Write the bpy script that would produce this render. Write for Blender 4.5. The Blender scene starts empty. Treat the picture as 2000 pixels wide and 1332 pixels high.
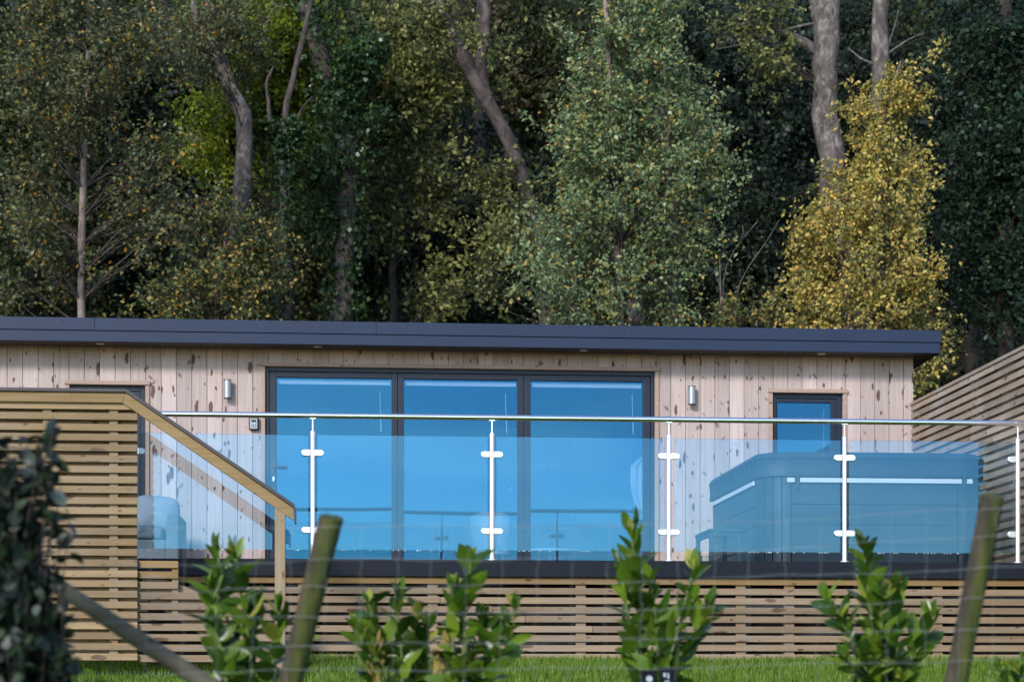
import bpy, math, random
import numpy as np
from mathutils import Vector, Matrix
R = math.radians
sc = bpy.context.scene
C = sc.collection

# ---------------------------------------------------------------- camera
FPX = 3900.0                      # focal length in photo pixels (2000 wide)
TH = R(4.69); SN, CS = math.sin(TH), math.cos(TH)
CAMZ, HOR = -0.21, 1345.0
cam = bpy.data.objects.new('camera', bpy.data.cameras.new('camera')); C.objects.link(cam)
cam.data.sensor_width = 36; cam.data.lens = FPX*36/2000
cam.data.shift_y = (HOR-666)/2000
cam.data.clip_start = .1; cam.data.clip_end = 3000
cam.location = (0, 0, CAMZ); cam.rotation_euler = (R(90), 0, -TH)
cam.data.dof.use_dof = True; cam.data.dof.focus_distance = 16.0; cam.data.dof.aperture_fstop = 3.3
sc.camera = cam
# ---------------------------------------------------------------- sky, sun, exposure
SUN_AZ = R(-150)   # measured from +Y (north) towards +X ; negative = left of the picture
SUN_EL = R(27)
w = bpy.data.worlds.new('World'); sc.world = w; w.use_nodes = True
nt = w.node_tree; bg = nt.nodes['Background']
sky = nt.nodes.new('ShaderNodeTexSky'); sky.sky_type = 'NISHITA'; sky.sun_disc = False
sky.sun_elevation = SUN_EL; sky.sun_rotation = SUN_AZ
sky.altitude = 600; sky.air_density = 1.0; sky.dust_density = 0.8; sky.ozone_density = 4.0
# thin broken cloud : the sky's own brightness, whitened in soft streaks, thicker towards the horizon
tcw = nt.nodes.new('ShaderNodeTexCoord'); mpw = nt.nodes.new('ShaderNodeMapping'); mpw.inputs['Scale'].default_value = (2.2, 2.2, 9.0)
nt.links.new(tcw.outputs['Generated'], mpw.inputs[0])
nzw = nt.nodes.new('ShaderNodeTexNoise'); nzw.inputs['Scale'].default_value = 2.6; nzw.inputs['Detail'].default_value = 5; nzw.inputs['Distortion'].default_value = .6
nt.links.new(mpw.outputs[0], nzw.inputs['Vector'])
crw = nt.nodes.new('ShaderNodeValToRGB'); crw.color_ramp.elements[0].position = .42; crw.color_ramp.elements[1].position = .72
nt.links.new(nzw.outputs['Fac'], crw.inputs[0])
bww = nt.nodes.new('ShaderNodeRGBToBW'); nt.links.new(sky.outputs[0], bww.inputs[0])
mlw = nt.nodes.new('ShaderNodeMath'); mlw.operation = 'MULTIPLY'; mlw.inputs[1].default_value = 1.5; nt.links.new(bww.outputs[0], mlw.inputs[0])
fcw = nt.nodes.new('ShaderNodeMath'); fcw.operation = 'MULTIPLY'; fcw.inputs[1].default_value = .55; nt.links.new(crw.outputs[0], fcw.inputs[0])
mxw = nt.nodes.new('ShaderNodeMix'); mxw.data_type = 'RGBA'; nt.links.new(fcw.outputs[0], mxw.inputs[0]); nt.links.new(sky.outputs[0], mxw.inputs[6]); nt.links.new(mlw.outputs[0], mxw.inputs[7])
nt.links.new(mxw.outputs[2], bg.inputs[0]); bg.inputs[1].default_value = 0.15
sl = bpy.data.lights.new('sun', 'SUN'); sl.energy = 1.8; sl.angle = R(9); sl.color = (1, .95, .90)
so = bpy.data.objects.new('sun', sl); C.objects.link(so)
sdir = Vector((math.sin(SUN_AZ)*math.cos(SUN_EL), math.cos(SUN_AZ)*math.cos(SUN_EL), math.sin(SUN_EL)))
so.rotation_euler = sdir.to_track_quat('Z', 'Y').to_euler()
sc.view_settings.view_transform = 'Standard'; sc.view_settings.look = 'None'
sc.view_settings.exposure = 1.0; sc.view_settings.gamma = 1

# ---------------------------------------------------------------- helpers
def P(px, py, Y):
    u = (px-1000)/FPX; d = Y/(CS-u*SN)
    return Vector((d*(SN+u*CS), Y, CAMZ+(HOR-py)/FPX*d))
def PX(px, Y): return P(px, 0, Y).x
def PZ(py, Y, px=1000): return P(px, py, Y).z

def tag(o, label=None, cat=None, group=None, kind=None):
    if label: o['label'] = label
    if cat: o['category'] = cat
    if group: o['group'] = group
    if kind: o['kind'] = kind
    return o
def empty(name, loc, label, cat, group=None):
    o = bpy.data.objects.new(name, None); C.objects.link(o); o.location = loc
    o.empty_display_size = .2
    return tag(o, label, cat, group)
def npmesh(name, V, F, mat, parent=None, smooth=False):
    """V (n,3) world coords ; F (m,k) equal sided faces"""
    V = np.asarray(V, dtype=np.float64); F = np.asarray(F, dtype=np.int32)
    me = bpy.data.meshes.new(name); k = F.shape[1]
    off = parent_offset(parent)
    me.vertices.add(len(V)); me.vertices.foreach_set('co', (V-off).astype(np.float32).ravel())
    me.loops.add(F.size); me.loops.foreach_set('vertex_index', F.ravel())
    me.polygons.add(len(F)); me.polygons.foreach_set('loop_start', np.arange(0, F.size, k, dtype=np.int32))
    if smooth: me.polygons.foreach_set('use_smooth', np.ones(len(F), dtype=bool))
    me.update(calc_edges=True); me.materials.append(mat)
    o = bpy.data.objects.new(name, me); C.objects.link(o)
    if parent: o.parent = parent
    return o
def parent_offset(p):
    off = np.zeros(3)
    while p is not None:
        off += np.array(p.location); p = p.parent
    return off
class MB:
    def __init__(s): s.v = []; s.f = []
    def add(s, vs, fs):
        n = len(s.v); s.v += [tuple(v) for v in vs]; s.f += [tuple(i+n for i in f) for f in fs]; return s
    def box(s, x0, x1, y0, y1, z0, z1):
        return s.add([(x0,y0,z0),(x1,y0,z0),(x1,y1,z0),(x0,y1,z0),(x0,y0,z1),(x1,y0,z1),(x1,y1,z1),(x0,y1,z1)],
                     [(0,3,2,1),(4,5,6,7),(0,1,5,4),(1,2,6,5),(2,3,7,6),(3,0,4,7)])
    def hexa(s, a):   # 8 points: bottom loop, top loop
        return s.add(a, [(0,3,2,1),(4,5,6,7),(0,1,5,4),(1,2,6,5),(2,3,7,6),(3,0,4,7)])
    def slab(s, pts, y0, y1):   # polygon in (x,z), extruded along y (counter clockwise seen from -Y)
        n = len(pts)
        vs = [(x, y0, z) for x, z in pts]+[(x, y1, z) for x, z in pts]
        return s.add(vs, [tuple(range(n)), tuple(range(2*n-1, n-1, -1))]+[(i, i+n, (i+1) % n+n, (i+1) % n) for i in range(n)])
    def prism(s, pts, z0, z1):  # polygon in (x,y)
        n = len(pts)
        vs = [(x, y, z0) for x, y in pts]+[(x, y, z1) for x, y in pts]
        return s.add(vs, [tuple(range(n-1, -1, -1)), tuple(range(n, 2*n))]+[(i, (i+1) % n, (i+1) % n+n, i+n) for i in range(n)])
    def tube(s, pts, rad, n=12, cap=True):
        pts = [Vector(p) for p in pts]; rs = rad if hasattr(rad, '__len__') else [rad]*len(pts)
        base = len(s.v); ref = None
        for i, p in enumerate(pts):
            t = (pts[min(i+1, len(pts)-1)]-pts[max(i-1, 0)]).normalized()
            if ref is None: ref = t.orthogonal().normalized()
            ref = (ref-t*ref.dot(t)).normalized(); b = t.cross(ref)
            for k in range(n):
                a = 2*math.pi*k/n; q = p+(ref*math.cos(a)+b*math.sin(a))*rs[i]; s.v.append(tuple(q))
        for i in range(len(pts)-1):
            for k in range(n):
                a = base+i*n+k; b2 = base+i*n+(k+1) % n
                s.f.append((a, b2, b2+n, a+n))
        if cap:
            s.f.append(tuple(base+k for k in range(n-1, -1, -1)))
            s.f.append(tuple(base+(len(pts)-1)*n+k for k in range(n)))
        return s
    def lathe(s, prof, c, n=24):   # prof (r,z) upwards round the vertical through c
        base = len(s.v)
        for r, z in prof:
            for k in range(n):
                a = 2*math.pi*k/n; s.v.append((c[0]+r*math.cos(a), c[1]+r*math.sin(a), c[2]+z))
        for i in range(len(prof)-1):
            for k in range(n):
                a = base+i*n+k; b = base+i*n+(k+1) % n
                s.f.append((a, b, b+n, a+n))
        s.f.append(tuple(base+k for k in range(n-1, -1, -1))); s.f.append(tuple(base+(len(prof)-1)*n+k for k in range(n)))
        return s
    def build(s, name, mat, parent=None, bevel=0, smooth=False, seg=2):
        off = parent_offset(parent)
        me = bpy.data.meshes.new(name)
        me.from_pydata([tuple(np.array(v)-off) for v in s.v], [], s.f)
        if smooth:
            me.polygons.foreach_set('use_smooth', [True]*len(me.polygons))
            if hasattr(me, 'set_sharp_from_angle'): me.set_sharp_from_angle(angle=R(40))
        me.update(); me.materials.append(mat)
        o = bpy.data.objects.new(name, me); C.objects.link(o)
        if parent: o.parent = parent
        if bevel:
            b = o.modifiers.new('bevel', 'BEVEL'); b.width = bevel; b.segments = seg; b.limit_method = 'ANGLE'
        return o

# ---------------------------------------------------------------- materials
def newmat(name):
    m = bpy.data.materials.new(name); m.use_nodes = True
    t = m.node_tree; return m, t, t.nodes['Principled BSDF']
def N(t, typ, **kw):
    n = t.nodes.new(typ)
    for k, v in kw.items(): setattr(n, k, v)
    return n
def ramp(t, stops, interp='LINEAR'):
    n = t.nodes.new('ShaderNodeValToRGB'); cr = n.color_ramp; cr.interpolation = interp
    while len(cr.elements) > 1: cr.elements.remove(cr.elements[-1])
    cr.elements[0].position = stops[0][0]; cr.elements[0].color = col4(stops[0][1])
    for p, c in stops[1:]:
        e = cr.elements.new(p); e.color = col4(c)
    return n
def col4(c):
    if not hasattr(c, '__len__'): return (c, c, c, 1)
    return (*c, 1) if len(c) == 3 else c
def math_(t, op, a, b=None, clamp=False):
    n = t.nodes.new('ShaderNodeMath'); n.operation = op; n.use_clamp = clamp
    for i, x in enumerate([a, b]):
        if x is None: continue
        if hasattr(x, 'is_linked') or hasattr(x, 'node'): t.links.new(x, n.inputs[i])
        else: n.inputs[i].default_value = x
    return n.outputs[0]
def mixc(t, fac, a, b, blend='MIX'):
    n = t.nodes.new('ShaderNodeMix'); n.data_type = 'RGBA'; n.blend_type = blend
    for i, x in ((0, fac), (6, a), (7, b)):
        if hasattr(x, 'node'): t.links.new(x, n.inputs[i])
        else: n.inputs[i].default_value = col4(x) if i else x
    return n.outputs[2]
def comb(t, x, y, z):
    n = t.nodes.new('ShaderNodeCombineXYZ')
    for i, v in enumerate((x, y, z)):
        if hasattr(v, 'node'): t.links.new(v, n.inputs[i])
        else: n.inputs[i].default_value = v
    return n.outputs[0]
def noise(t, vec, scale, detail=3, rough=.5, dist=0):
    n = N(t, 'ShaderNodeTexNoise'); n.inputs['Scale'].default_value = scale; n.inputs['Detail'].default_value = detail
    n.inputs['Roughness'].default_value = rough; n.inputs['Distortion'].default_value = dist
    if vec is not None: t.links.new(vec, n.inputs['Vector'])
    return n.outputs['Fac']
def bump(t, b, h, strength=.3, dist=.01):
    n = N(t, 'ShaderNodeBump'); n.inputs['Strength'].default_value = strength; n.inputs['Distance'].default_value = dist
    t.links.new(h, n.inputs['Height']); t.links.new(n.outputs[0], b.inputs['Normal'])

def plain(name, c, rough=.5, metal=0, var=.12, nscale=8, bmp=0, spec=.5):
    m, t, b = newmat(name)
    g = N(t, 'ShaderNodeTexCoord')
    nz = noise(t, g.outputs['Object'], nscale, 4, .6)
    dark = tuple(x*(1-var) for x in c); lite = tuple(min(1, x*(1+var)) for x in c)
    cr = ramp(t, [(.3, dark), (.7, lite)]); t.links.new(nz, cr.inputs[0]); t.links.new(cr.outputs[0], b.inputs['Base Color'])
    b.inputs['Roughness'].default_value = rough; b.inputs['Metallic'].default_value = metal
    b.inputs['Specular IOR Level'].default_value = spec
    if bmp: bump(t, b, noise(t, g.outputs['Object'], nscale*8, 3), bmp, .01)
    return m

def wood(name, base, dark, knot, axis='Z', knots=1.0, stain=None, var=.25, rough=.75, spike=1.0):
    """sawn timber; grain runs along axis, each board (mesh island) differs"""
    m, t, b = newmat(name)
    co = N(t, 'ShaderNodeTexCoord').outputs['Object']; sp = N(t, 'ShaderNodeSeparateXYZ'); t.links.new(co, sp.inputs[0])
    X, Y, Z = sp.outputs
    rnd = N(t, 'ShaderNodeNewGeometry').outputs['Random Per Island']
    along, across = (Z, X) if axis == 'Z' else ((X, Z) if axis == 'X' else (Y, Z))
    a_off = math_(t, 'ADD', along, math_(t, 'MULTIPLY', rnd, 37.3))
    c_off = math_(t, 'ADD', across, math_(t, 'MULTIPLY', rnd, 11.7))
    # grain
    gv = comb(t, math_(t, 'MULTIPLY', a_off, 1.2), math_(t, 'MULTIPLY', c_off, 26.0), math_(t, 'MULTIPLY', rnd, 9.0))
    gr = noise(t, gv, 1.6, 4, .6, .6)
    gr2 = noise(t, comb(t, math_(t, 'MULTIPLY', a_off, 4.0), math_(t, 'MULTIPLY', c_off, 130.0), 0), 1.0, 2, .5)
    c1 = ramp(t, [(.3, dark), (.62, base)]); t.links.new(gr, c1.inputs[0])
    colr = mixc(t, math_(t, 'MULTIPLY', gr2, .22), c1.outputs[0], tuple(x*.6 for x in dark))
    # per board tone
    tone = ramp(t, [(0, tuple([1-var]*3)), (.5, (1-var*.45, 1-var*.5, 1-var*.55)), (1, (1+var*.3,)*3)])
    r2 = math_(t, 'FRACT', math_(t, 'MULTIPLY', rnd, 7.77)); t.links.new(r2, tone.inputs[0])
    colr = mixc(t, 1.0, colr, tone.outputs[0], 'MULTIPLY')
    # round knots
    kn = []
    if knots:
        wob = math_(t, 'MULTIPLY', noise(t, co, 14, 2), .03)
        for sa, sc_, r0, seed in ((2.1, 6.5, .085, 0.0), (4.4, 9.0, .068, 5.3)):
            v = N(t, 'ShaderNodeTexVoronoi'); v.voronoi_dimensions = '2D'; v.inputs['Scale'].default_value = 1; v.inputs['Randomness'].default_value = 1
            vec = comb(t, math_(t, 'MULTIPLY', math_(t, 'ADD', a_off, math_(t, 'ADD', wob, seed)), sa), math_(t, 'MULTIPLY', math_(t, 'ADD', c_off, wob), sc_), 0)
            t.links.new(vec, v.inputs['Vector'])
            rr = N(t, 'ShaderNodeSeparateColor'); t.links.new(v.outputs['Color'], rr.inputs[0])
            rad = math_(t, 'MULTIPLY', math_(t, 'POWER', rr.outputs[0], 1.2), r0*2.0*knots)
            k = math_(t, 'DIVIDE', math_(t, 'SUBTRACT', rad, v.outputs['Distance']), .035, True)
            kn.append(k)
        if spike:
            # slanting spike knots that mirror to a V shape
            for sg, seed in ((1.0, 1.7), (-1.0, 3.1)):
                v = N(t, 'ShaderNodeTexVoronoi'); v.voronoi_dimensions = '2D'; v.inputs['Scale'].default_value = 1
                d1 = math_(t, 'ADD', a_off, math_(t, 'MULTIPLY', c_off, sg*1.1)); d2 = math_(t, 'SUBTRACT', math_(t, 'MULTIPLY', a_off, sg*.9), c_off)
                vec = comb(t, math_(t, 'MULTIPLY', math_(t, 'ADD', d1, math_(t, 'ADD', wob, seed)), 2.6), math_(t, 'MULTIPLY', math_(t, 'ADD', d2, wob), 6.2 if sg > 0 else 6.2), 0)
                vec2 = vec
                t.links.new(vec2, v.inputs['Vector'])
                rr = N(t, 'ShaderNodeSeparateColor'); t.links.new(v.outputs['Color'], rr.inputs[0])
                rad = math_(t, 'MULTIPLY', math_(t, 'SUBTRACT', rr.outputs[1], .50), .33*spike)
                k = math_(t, 'DIVIDE', math_(t, 'SUBTRACT', rad, v.outputs['Distance']), .12, True)
                kn.append(math_(t, 'MULTIPLY', k, .85))
        tot = kn[0]
        for k in kn[1:]: tot = math_(t, 'MAXIMUM', tot, k)
        kn_soft = math_(t, 'MULTIPLY', tot, .9)
        colr = mixc(t, kn_soft, colr, knot)
    if stain:
        st = ramp(t, [(.42, 0), (.7, 1)]); t.links.new(noise(t, co, 1.7, 4, .6), st.inputs[0])
        colr = mixc(t, math_(t, 'MULTIPLY', st.outputs[0], .55), colr, stain)
    t.links.new(colr, b.inputs['Base Color'])
    b.inputs['Roughness'].default_value = rough; b.inputs['Specular IOR Level'].default_value = .25
    bump(t, b, math_(t, 'ADD', gr, math_(t, 'MULTIPLY', gr2, .5)), .25, .004)
    return m

M = {}
def warm_upper(m, z_lo, z_hi, colr):
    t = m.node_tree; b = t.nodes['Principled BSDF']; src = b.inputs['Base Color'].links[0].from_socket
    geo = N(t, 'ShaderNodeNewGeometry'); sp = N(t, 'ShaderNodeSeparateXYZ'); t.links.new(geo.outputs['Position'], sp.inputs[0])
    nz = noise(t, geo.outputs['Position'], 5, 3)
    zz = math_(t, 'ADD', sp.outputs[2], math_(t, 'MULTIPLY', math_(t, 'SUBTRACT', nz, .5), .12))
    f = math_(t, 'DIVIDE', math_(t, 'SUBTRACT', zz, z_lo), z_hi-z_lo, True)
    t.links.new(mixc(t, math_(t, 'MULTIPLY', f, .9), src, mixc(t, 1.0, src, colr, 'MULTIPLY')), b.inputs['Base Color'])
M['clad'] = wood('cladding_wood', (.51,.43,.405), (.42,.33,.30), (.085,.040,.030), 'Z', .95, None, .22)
M['slat'] = wood('slat_wood', (.34,.24,.13), (.25,.17,.085), (.07,.033,.02), 'X', .8, (.27,.215,.16), .36, spike=0)
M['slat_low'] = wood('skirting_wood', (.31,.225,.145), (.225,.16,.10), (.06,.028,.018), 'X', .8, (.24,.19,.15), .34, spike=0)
M['slat_y'] = wood('fence_wood', (.46,.355,.26), (.33,.25,.18), (.09,.045,.03), 'Y', .6, (.46,.42,.40), .35, spike=0)
M['post_wood'] = wood('post_wood', (.35,.27,.18), (.27,.20,.125), (.12,.06,.03), 'Z', .8, None, .2, spike=0)
M['rail_wood'] = wood('handrail_wood', (.31,.215,.105), (.23,.155,.07), (.14,.07,.03), 'X', .5, None, .2, spike=0)
M['trim'] = wood('trim_wood', (.42,.31,.25), (.34,.24,.18), (.11,.05,.03), 'X', .7, None, .15, spike=0)
M['roof'] = plain('fascia_grey', (.015,.027,.060), .5, 0, .06, 1.5, 0, .25)
M['soffit'] = plain('soffit_board', (.05,.035,.035), .6, 0, .1, 3)
M['frame'] = plain('frame_grey', (.007,.014,.030), .42, 0, .05, 3, 0, .35)
M['deckedge'] = plain('deck_fascia', (.006,.009,.016), .6, 0, .15, 5, .1, .2)
M['cap'] = plain('cap_dark', (.035,.028,.032), .5, 0, .15, 6)
M['dark'] = plain('shade_dark', (.012,.009,.008), .9, 0, .2, 4)  # near-black colour standing in for shade behind the slats
M['steel'] = plain('stainless_steel', (.95,.95,.97), .16, 1.0, .03, 20)
M['brushed'] = plain('satin_steel', (.92,.92,.93), .34, .75, .03, 20)
M['black'] = plain('black_plastic', (.02,.02,.022), .45, 0, .1, 10)
M['white'] = plain('white_paint', (.8,.8,.8), .45, 0, .03, 10)
M['tub'] = plain('tub_panel', (.014,.030,.045), .45, 0, .1, 3)
M['cover'] = plain('tub_cover_vinyl', (.014,.033,.05), .55, 0, .12, 5, .25)
M['stripe'] = plain('silver_trim', (.75,.78,.8), .3, .2, .03, 10)
M['rattan'] = plain('sofa_grey', (.08,.11,.13), .8, 0, .15, 30, .3)
M['cushion'] = plain('cushion_fabric', (.20,.24,.28), .9, 0, .1, 14, .4)
M['room'] = plain('room_wall', (.07,.075,.08), .9, 0, .05, 2)
M['cabinet'] = plain('cabinet_door', (.20,.26,.32), .6, 0, .05, 2)

# lawn / soil ground
def ground_mat():
    m, t, b = newmat('ground_soil_grass'); co = N(t, 'ShaderNodeTexCoord').outputs['Object']
    n1 = noise(t, co, .7, 5, .6); n2 = noise(t, co, 30, 3, .6)
    g = ramp(t, [(.3, (.035,.085,.012)), (.7, (.075,.15,.02))]); t.links.new(n2, g.inputs[0])
    s = ramp(t, [(.3, (.02,.016,.01)), (.7, (.045,.04,.02))]); t.links.new(n1, s.inputs[0])
    sp = N(t, 'ShaderNodeSeparateXYZ'); t.links.new(co, sp.inputs[0])
    f = math_(t, 'DIVIDE', math_(t, 'SUBTRACT', sp.outputs[1], 21.5), 1.0, True)
    t.links.new(mixc(t, f, g.outputs[0], s.outputs[0]), b.inputs['Base Color']); b.inputs['Roughness'].default_value = .95
    b.inputs['Specular IOR Level'].default_value = .1
    bump(t, b, n2, .6, .03)
    return m
M['ground'] = ground_mat()

def leafmat(name, stops, trans=.35, rough=.5, clump=None, clump_at=.6, nscale=1.6, tcol=None, spec=.35):
    m, t, b = newmat(name)
    rnd = N(t, 'ShaderNodeNewGeometry').outputs['Random Per Island']; co = N(t, 'ShaderNodeTexCoord').outputs['Object']
    r = ramp(t, stops); t.links.new(rnd, r.inputs[0]); c = r.outputs[0]
    if clump:
        rnd2 = math_(t, 'FRACT', math_(t, 'MULTIPLY', rnd, 17.13))
        nz = math_(t, 'ADD', noise(t, co, nscale, 2, .5), math_(t, 'MULTIPLY', math_(t, 'SUBTRACT', rnd2, .5), .35))
        k = ramp(t, [(clump_at, 0), (clump_at+.07, 1)]); t.links.new(nz, k.inputs[0])
        c = mixc(t, k.outputs[0], c, clump)
    t.links.new(c, b.inputs['Base Color']); b.inputs['Roughness'].default_value = rough; b.inputs['Specular IOR Level'].default_value = spec
    tr = N(t, 'ShaderNodeBsdfTranslucent')
    if tcol: t.links.new(mixc(t, .6, c, tcol), tr.inputs[0])
    else: t.links.new(c, tr.inputs[0])
    mx = N(t, 'ShaderNodeMixShader'); mx.inputs[0].default_value = trans
    t.links.new(b.outputs[0], mx.inputs[1]); t.links.new(tr.outputs[0], mx.inputs[2])
    t.links.new(mx.outputs[0], t.nodes['Material Output'].inputs[0])
    return m
L = {}
L['birch_green'] = leafmat('leaf_birch_green', [(0,(.065,.115,.05)),(.45,(.17,.245,.115)),(.8,(.30,.36,.18)),(.9,(.30,.28,.08)),(1,(.48,.29,.06))], .3, .42, (.27,.26,.08), .68, 2.2)
L['birch_dull'] = leafmat('leaf_birch_dull', [(0,(.055,.075,.035)),(.5,(.11,.13,.06)),(.8,(.17,.18,.075)),(.9,(.24,.17,.03)),(1,(.40,.20,.03))], .3, .42, (.09,.105,.05), .6, 1.5)
L['birch_yellow'] = leafmat('leaf_birch_yellow', [(0,(.13,.16,.05)),(.3,(.38,.33,.08)),(.7,(.58,.46,.13)),(1,(.66,.40,.08))], .3, .5, (.17,.18,.07), .6, 2.0)
L['orange_mix'] = leafmat('leaf_orange_mix', [(0,(.05,.08,.035)),(.6,(.11,.14,.05)),(.8,(.28,.23,.06)),(1,(.55,.34,.09))], .35, .45)
L['lime'] = leafmat('leaf_lime', [(0,(.10,.15,.012)),(.5,(.22,.28,.02)),(1,(.42,.44,.05))], .5, .5, (.04,.07,.012), .55, 1.5)
L['pale'] = leafmat('leaf_pale', [(0,(.09,.11,.03)),(.5,(.20,.21,.06)),(1,(.38,.37,.13))], .4, .5, (.05,.07,.03), .55, 1.3)
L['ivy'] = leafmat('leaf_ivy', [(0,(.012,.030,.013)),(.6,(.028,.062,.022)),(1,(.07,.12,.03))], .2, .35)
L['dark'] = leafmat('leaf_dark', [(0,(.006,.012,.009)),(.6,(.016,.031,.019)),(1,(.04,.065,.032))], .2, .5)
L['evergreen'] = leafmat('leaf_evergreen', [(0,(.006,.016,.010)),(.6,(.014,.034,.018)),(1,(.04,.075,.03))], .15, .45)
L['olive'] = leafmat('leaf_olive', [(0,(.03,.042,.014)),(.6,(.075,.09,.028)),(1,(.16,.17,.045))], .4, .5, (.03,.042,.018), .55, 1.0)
L['brown'] = leafmat('leaf_brown', [(0,(.045,.035,.02)),(.6,(.11,.09,.045)),(1,(.20,.17,.07))], .3, .6)
L['laurel'] = leafmat('leaf_laurel', [(0,(.018,.05,.007)),(.45,(.052,.115,.011)),(.8,(.13,.22,.018)),(.96,(.20,.29,.03)),(1,(.36,.34,.05))], .36, .30, None, spec=.4)
L['wither'] = leafmat('leaf_withered', [(0,(.30,.26,.06)),(.5,(.42,.30,.10)),(1,(.45,.33,.20))], .4, .6)
L['holly'] = leafmat('leaf_holly', [(0,(.006,.013,.010)),(.6,(.012,.026,.016)),(.95,(.03,.05,.02)),(1,(.10,.12,.10))], .08, .45, spec=.4)
L['grass'] = leafmat('leaf_grass', [(0,(.07,.14,.012)),(.5,(.13,.23,.02)),(1,(.26,.36,.05))], .4, .5)
L['straw'] = leafmat('leaf_straw', [(0,(.03,.028,.015)),(.6,(.07,.06,.035)),(1,(.13,.11,.07))], .3, .7)

def barkmat(name, a, bcol, c, scale=1.0):
    m, t, b = newmat(name); co = N(t, 'ShaderNodeTexCoord').outputs['Object']
    mp = N(t, 'ShaderNodeMapping'); mp.inputs['Scale'].default_value = (9*scale, 9*scale, 4.5*scale); t.links.new(co, mp.inputs[0])
    n1 = noise(t, mp.outputs[0], 1, 5, .7, .8); n2 = noise(t, co, 3.2*scale, 3, .6)
    r = ramp(t, [(.34, a), (.5, bcol), (.66, c)]); t.links.new(n1, r.inputs[0])
    r2 = ramp(t, [(.45, 0), (.6, 1)]); t.links.new(n2, r2.inputs[0])
    t.links.new(mixc(t, math_(t, 'MULTIPLY', r2.outputs[0], .6), r.outputs[0], a), b.inputs['Base Color'])
    b.inputs['Roughness'].default_value = .9; bump(t, b, n1, .8, .03)
    return m
M['bark_birch'] = barkmat('bark_birch', (.07,.05,.045), (.20,.15,.13), (.30,.24,.21))
M['bark_grey'] = barkmat('bark_grey', (.045,.035,.03), (.12,.10,.09), (.27,.24,.22), 1.3)
M['bark_brown'] = barkmat('bark_brown', (.02,.014,.012), (.06,.045,.04), (.11,.09,.08))
M['bark_dark'] = barkmat('bark_dark', (.01,.008,.007), (.03,.024,.02), (.055,.045,.038))
def mossy(name):
    m, t, b = newmat(name); co = N(t, 'ShaderNodeTexCoord').outputs['Object']
    mp = N(t, 'ShaderNodeMapping'); mp.inputs['Scale'].default_value = (30, 30, 4); t.links.new(co, mp.inputs[0])
    n1 = noise(t, mp.outputs[0], 1, 4, .6, .4); n2 = noise(t, co, 5, 3, .6)
    r = ramp(t, [(.35, (.022,.017,.009)), (.7, (.065,.052,.030))]); t.links.new(n1, r.inputs[0])
    g = ramp(t, [(.35, (.018,.025,.002)), (.7, (.062,.075,.004))]); t.links.new(n1, g.inputs[0])
    geo = N(t, 'ShaderNodeNewGeometry'); sp = N(t, 'ShaderNodeSeparateXYZ'); t.links.new(geo.outputs['Normal'], sp.inputs[0])
    side = math_(t, 'ADD', math_(t, 'MULTIPLY', sp.outputs[0], 1.6), math_(t, 'ADD', math_(t, 'MULTIPLY', math_(t, 'SUBTRACT', n2, .5), 2.2), 1.15), True)
    t.links.new(mixc(t, side, r.outputs[0], g.outputs[0]), b.inputs['Base Color']); b.inputs['Roughness'].default_value = .9
    bump(t, b, n1, .6, .01); return m
M['mossy'] = mossy('mossy_post')
M['pole'] = wood('weathered_pole', (.13,.115,.085), (.08,.07,.05), (.03,.025,.015), 'X', .4, (.085,.09,.045), .1, spike=0)
M['wire'] = plain('galvanised_wire', (.24,.26,.28), .6, .2, .2, 8)

def glassmat(name, tint, refl, fac, wob=0):
    m, t, b = newmat(name); t.nodes.remove(b)
    tr = N(t, 'ShaderNodeBsdfTransparent'); tr.inputs[0].default_value = col4(tint)
    gl = N(t, 'ShaderNodeBsdfGlossy'); gl.inputs[0].default_value = col4(refl); gl.inputs['Roughness'].default_value = 0.0
    lw = N(t, 'ShaderNodeFresnel'); lw.inputs[0].default_value = 1.5
    f = math_(t, 'ADD', lw.outputs[0], fac-.04, True)
    mx = N(t, 'ShaderNodeMixShader'); t.links.new(f, mx.inputs[0]); t.links.new(tr.outputs[0], mx.inputs[1]); t.links.new(gl.outputs[0], mx.inputs[2])
    if wob:
        co = N(t, 'ShaderNodeTexCoord').outputs['Object']
        bp = N(t, 'ShaderNodeBump'); bp.inputs['Strength'].default_value = wob; bp.inputs['Distance'].default_value = .02
        t.links.new(noise(t, co, 1.1, 1, .4), bp.inputs['Height']); t.links.new(bp.outputs[0], gl.inputs['Normal'])
    t.links.new(mx.outputs[0], t.nodes['Material Output'].inputs[0]); return m
M['door_glass'] = glassmat('coated_glass', (.86,.93,.97), (.08,.32,.53), .20, .09)
M['rail_glass'] = glassmat('balustrade_glass', (.87,.93,.96), (.22,.60,.90), .085, .01)

# ---------------------------------------------------------------- terrain
def gz(x, y):
    if y < -1: z = -1.87-(-1-y)*.01
    elif y < 14.95: z = -(14.95-y)*.117
    elif y < 23.2: z = 0.0
    else:
        z = (y-23.2)*.52
        if y > 75: z = 51.8*.52+(y-75)*.12
    z += .03*math.sin(x*.9+y*.4)*(1 if y < 14 else .0)+(.25*math.sin(x*.31)*math.cos(y*.27) if y > 24.5 else 0)
    return z
xs = [-900,-400,-200,-120]+[-80+i*4 for i in range(15)]+[-22+i*.8 for i in range(56)]+[24+i*4 for i in range(15)]+[120,200,400,900]
ys = [-900,-400,-150,-60,-30,-15,-6,-3,-1]+[0+i*.75 for i in range(19)]+[14.2,14.95,15.5,18,21,23.2]+[24+i*1.5 for i in range(34)]+[76,90,120,200,400,900]
tb = MB()
for y in ys:
    for x in xs: tb.v.append((x, y, gz(x, y)))
nx = len(xs)
for j in range(len(ys)-1):
    for i in range(nx-1): tb.f.append((j*nx+i, j*nx+i+1, (j+1)*nx+i+1, (j+1)*nx+i))
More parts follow.
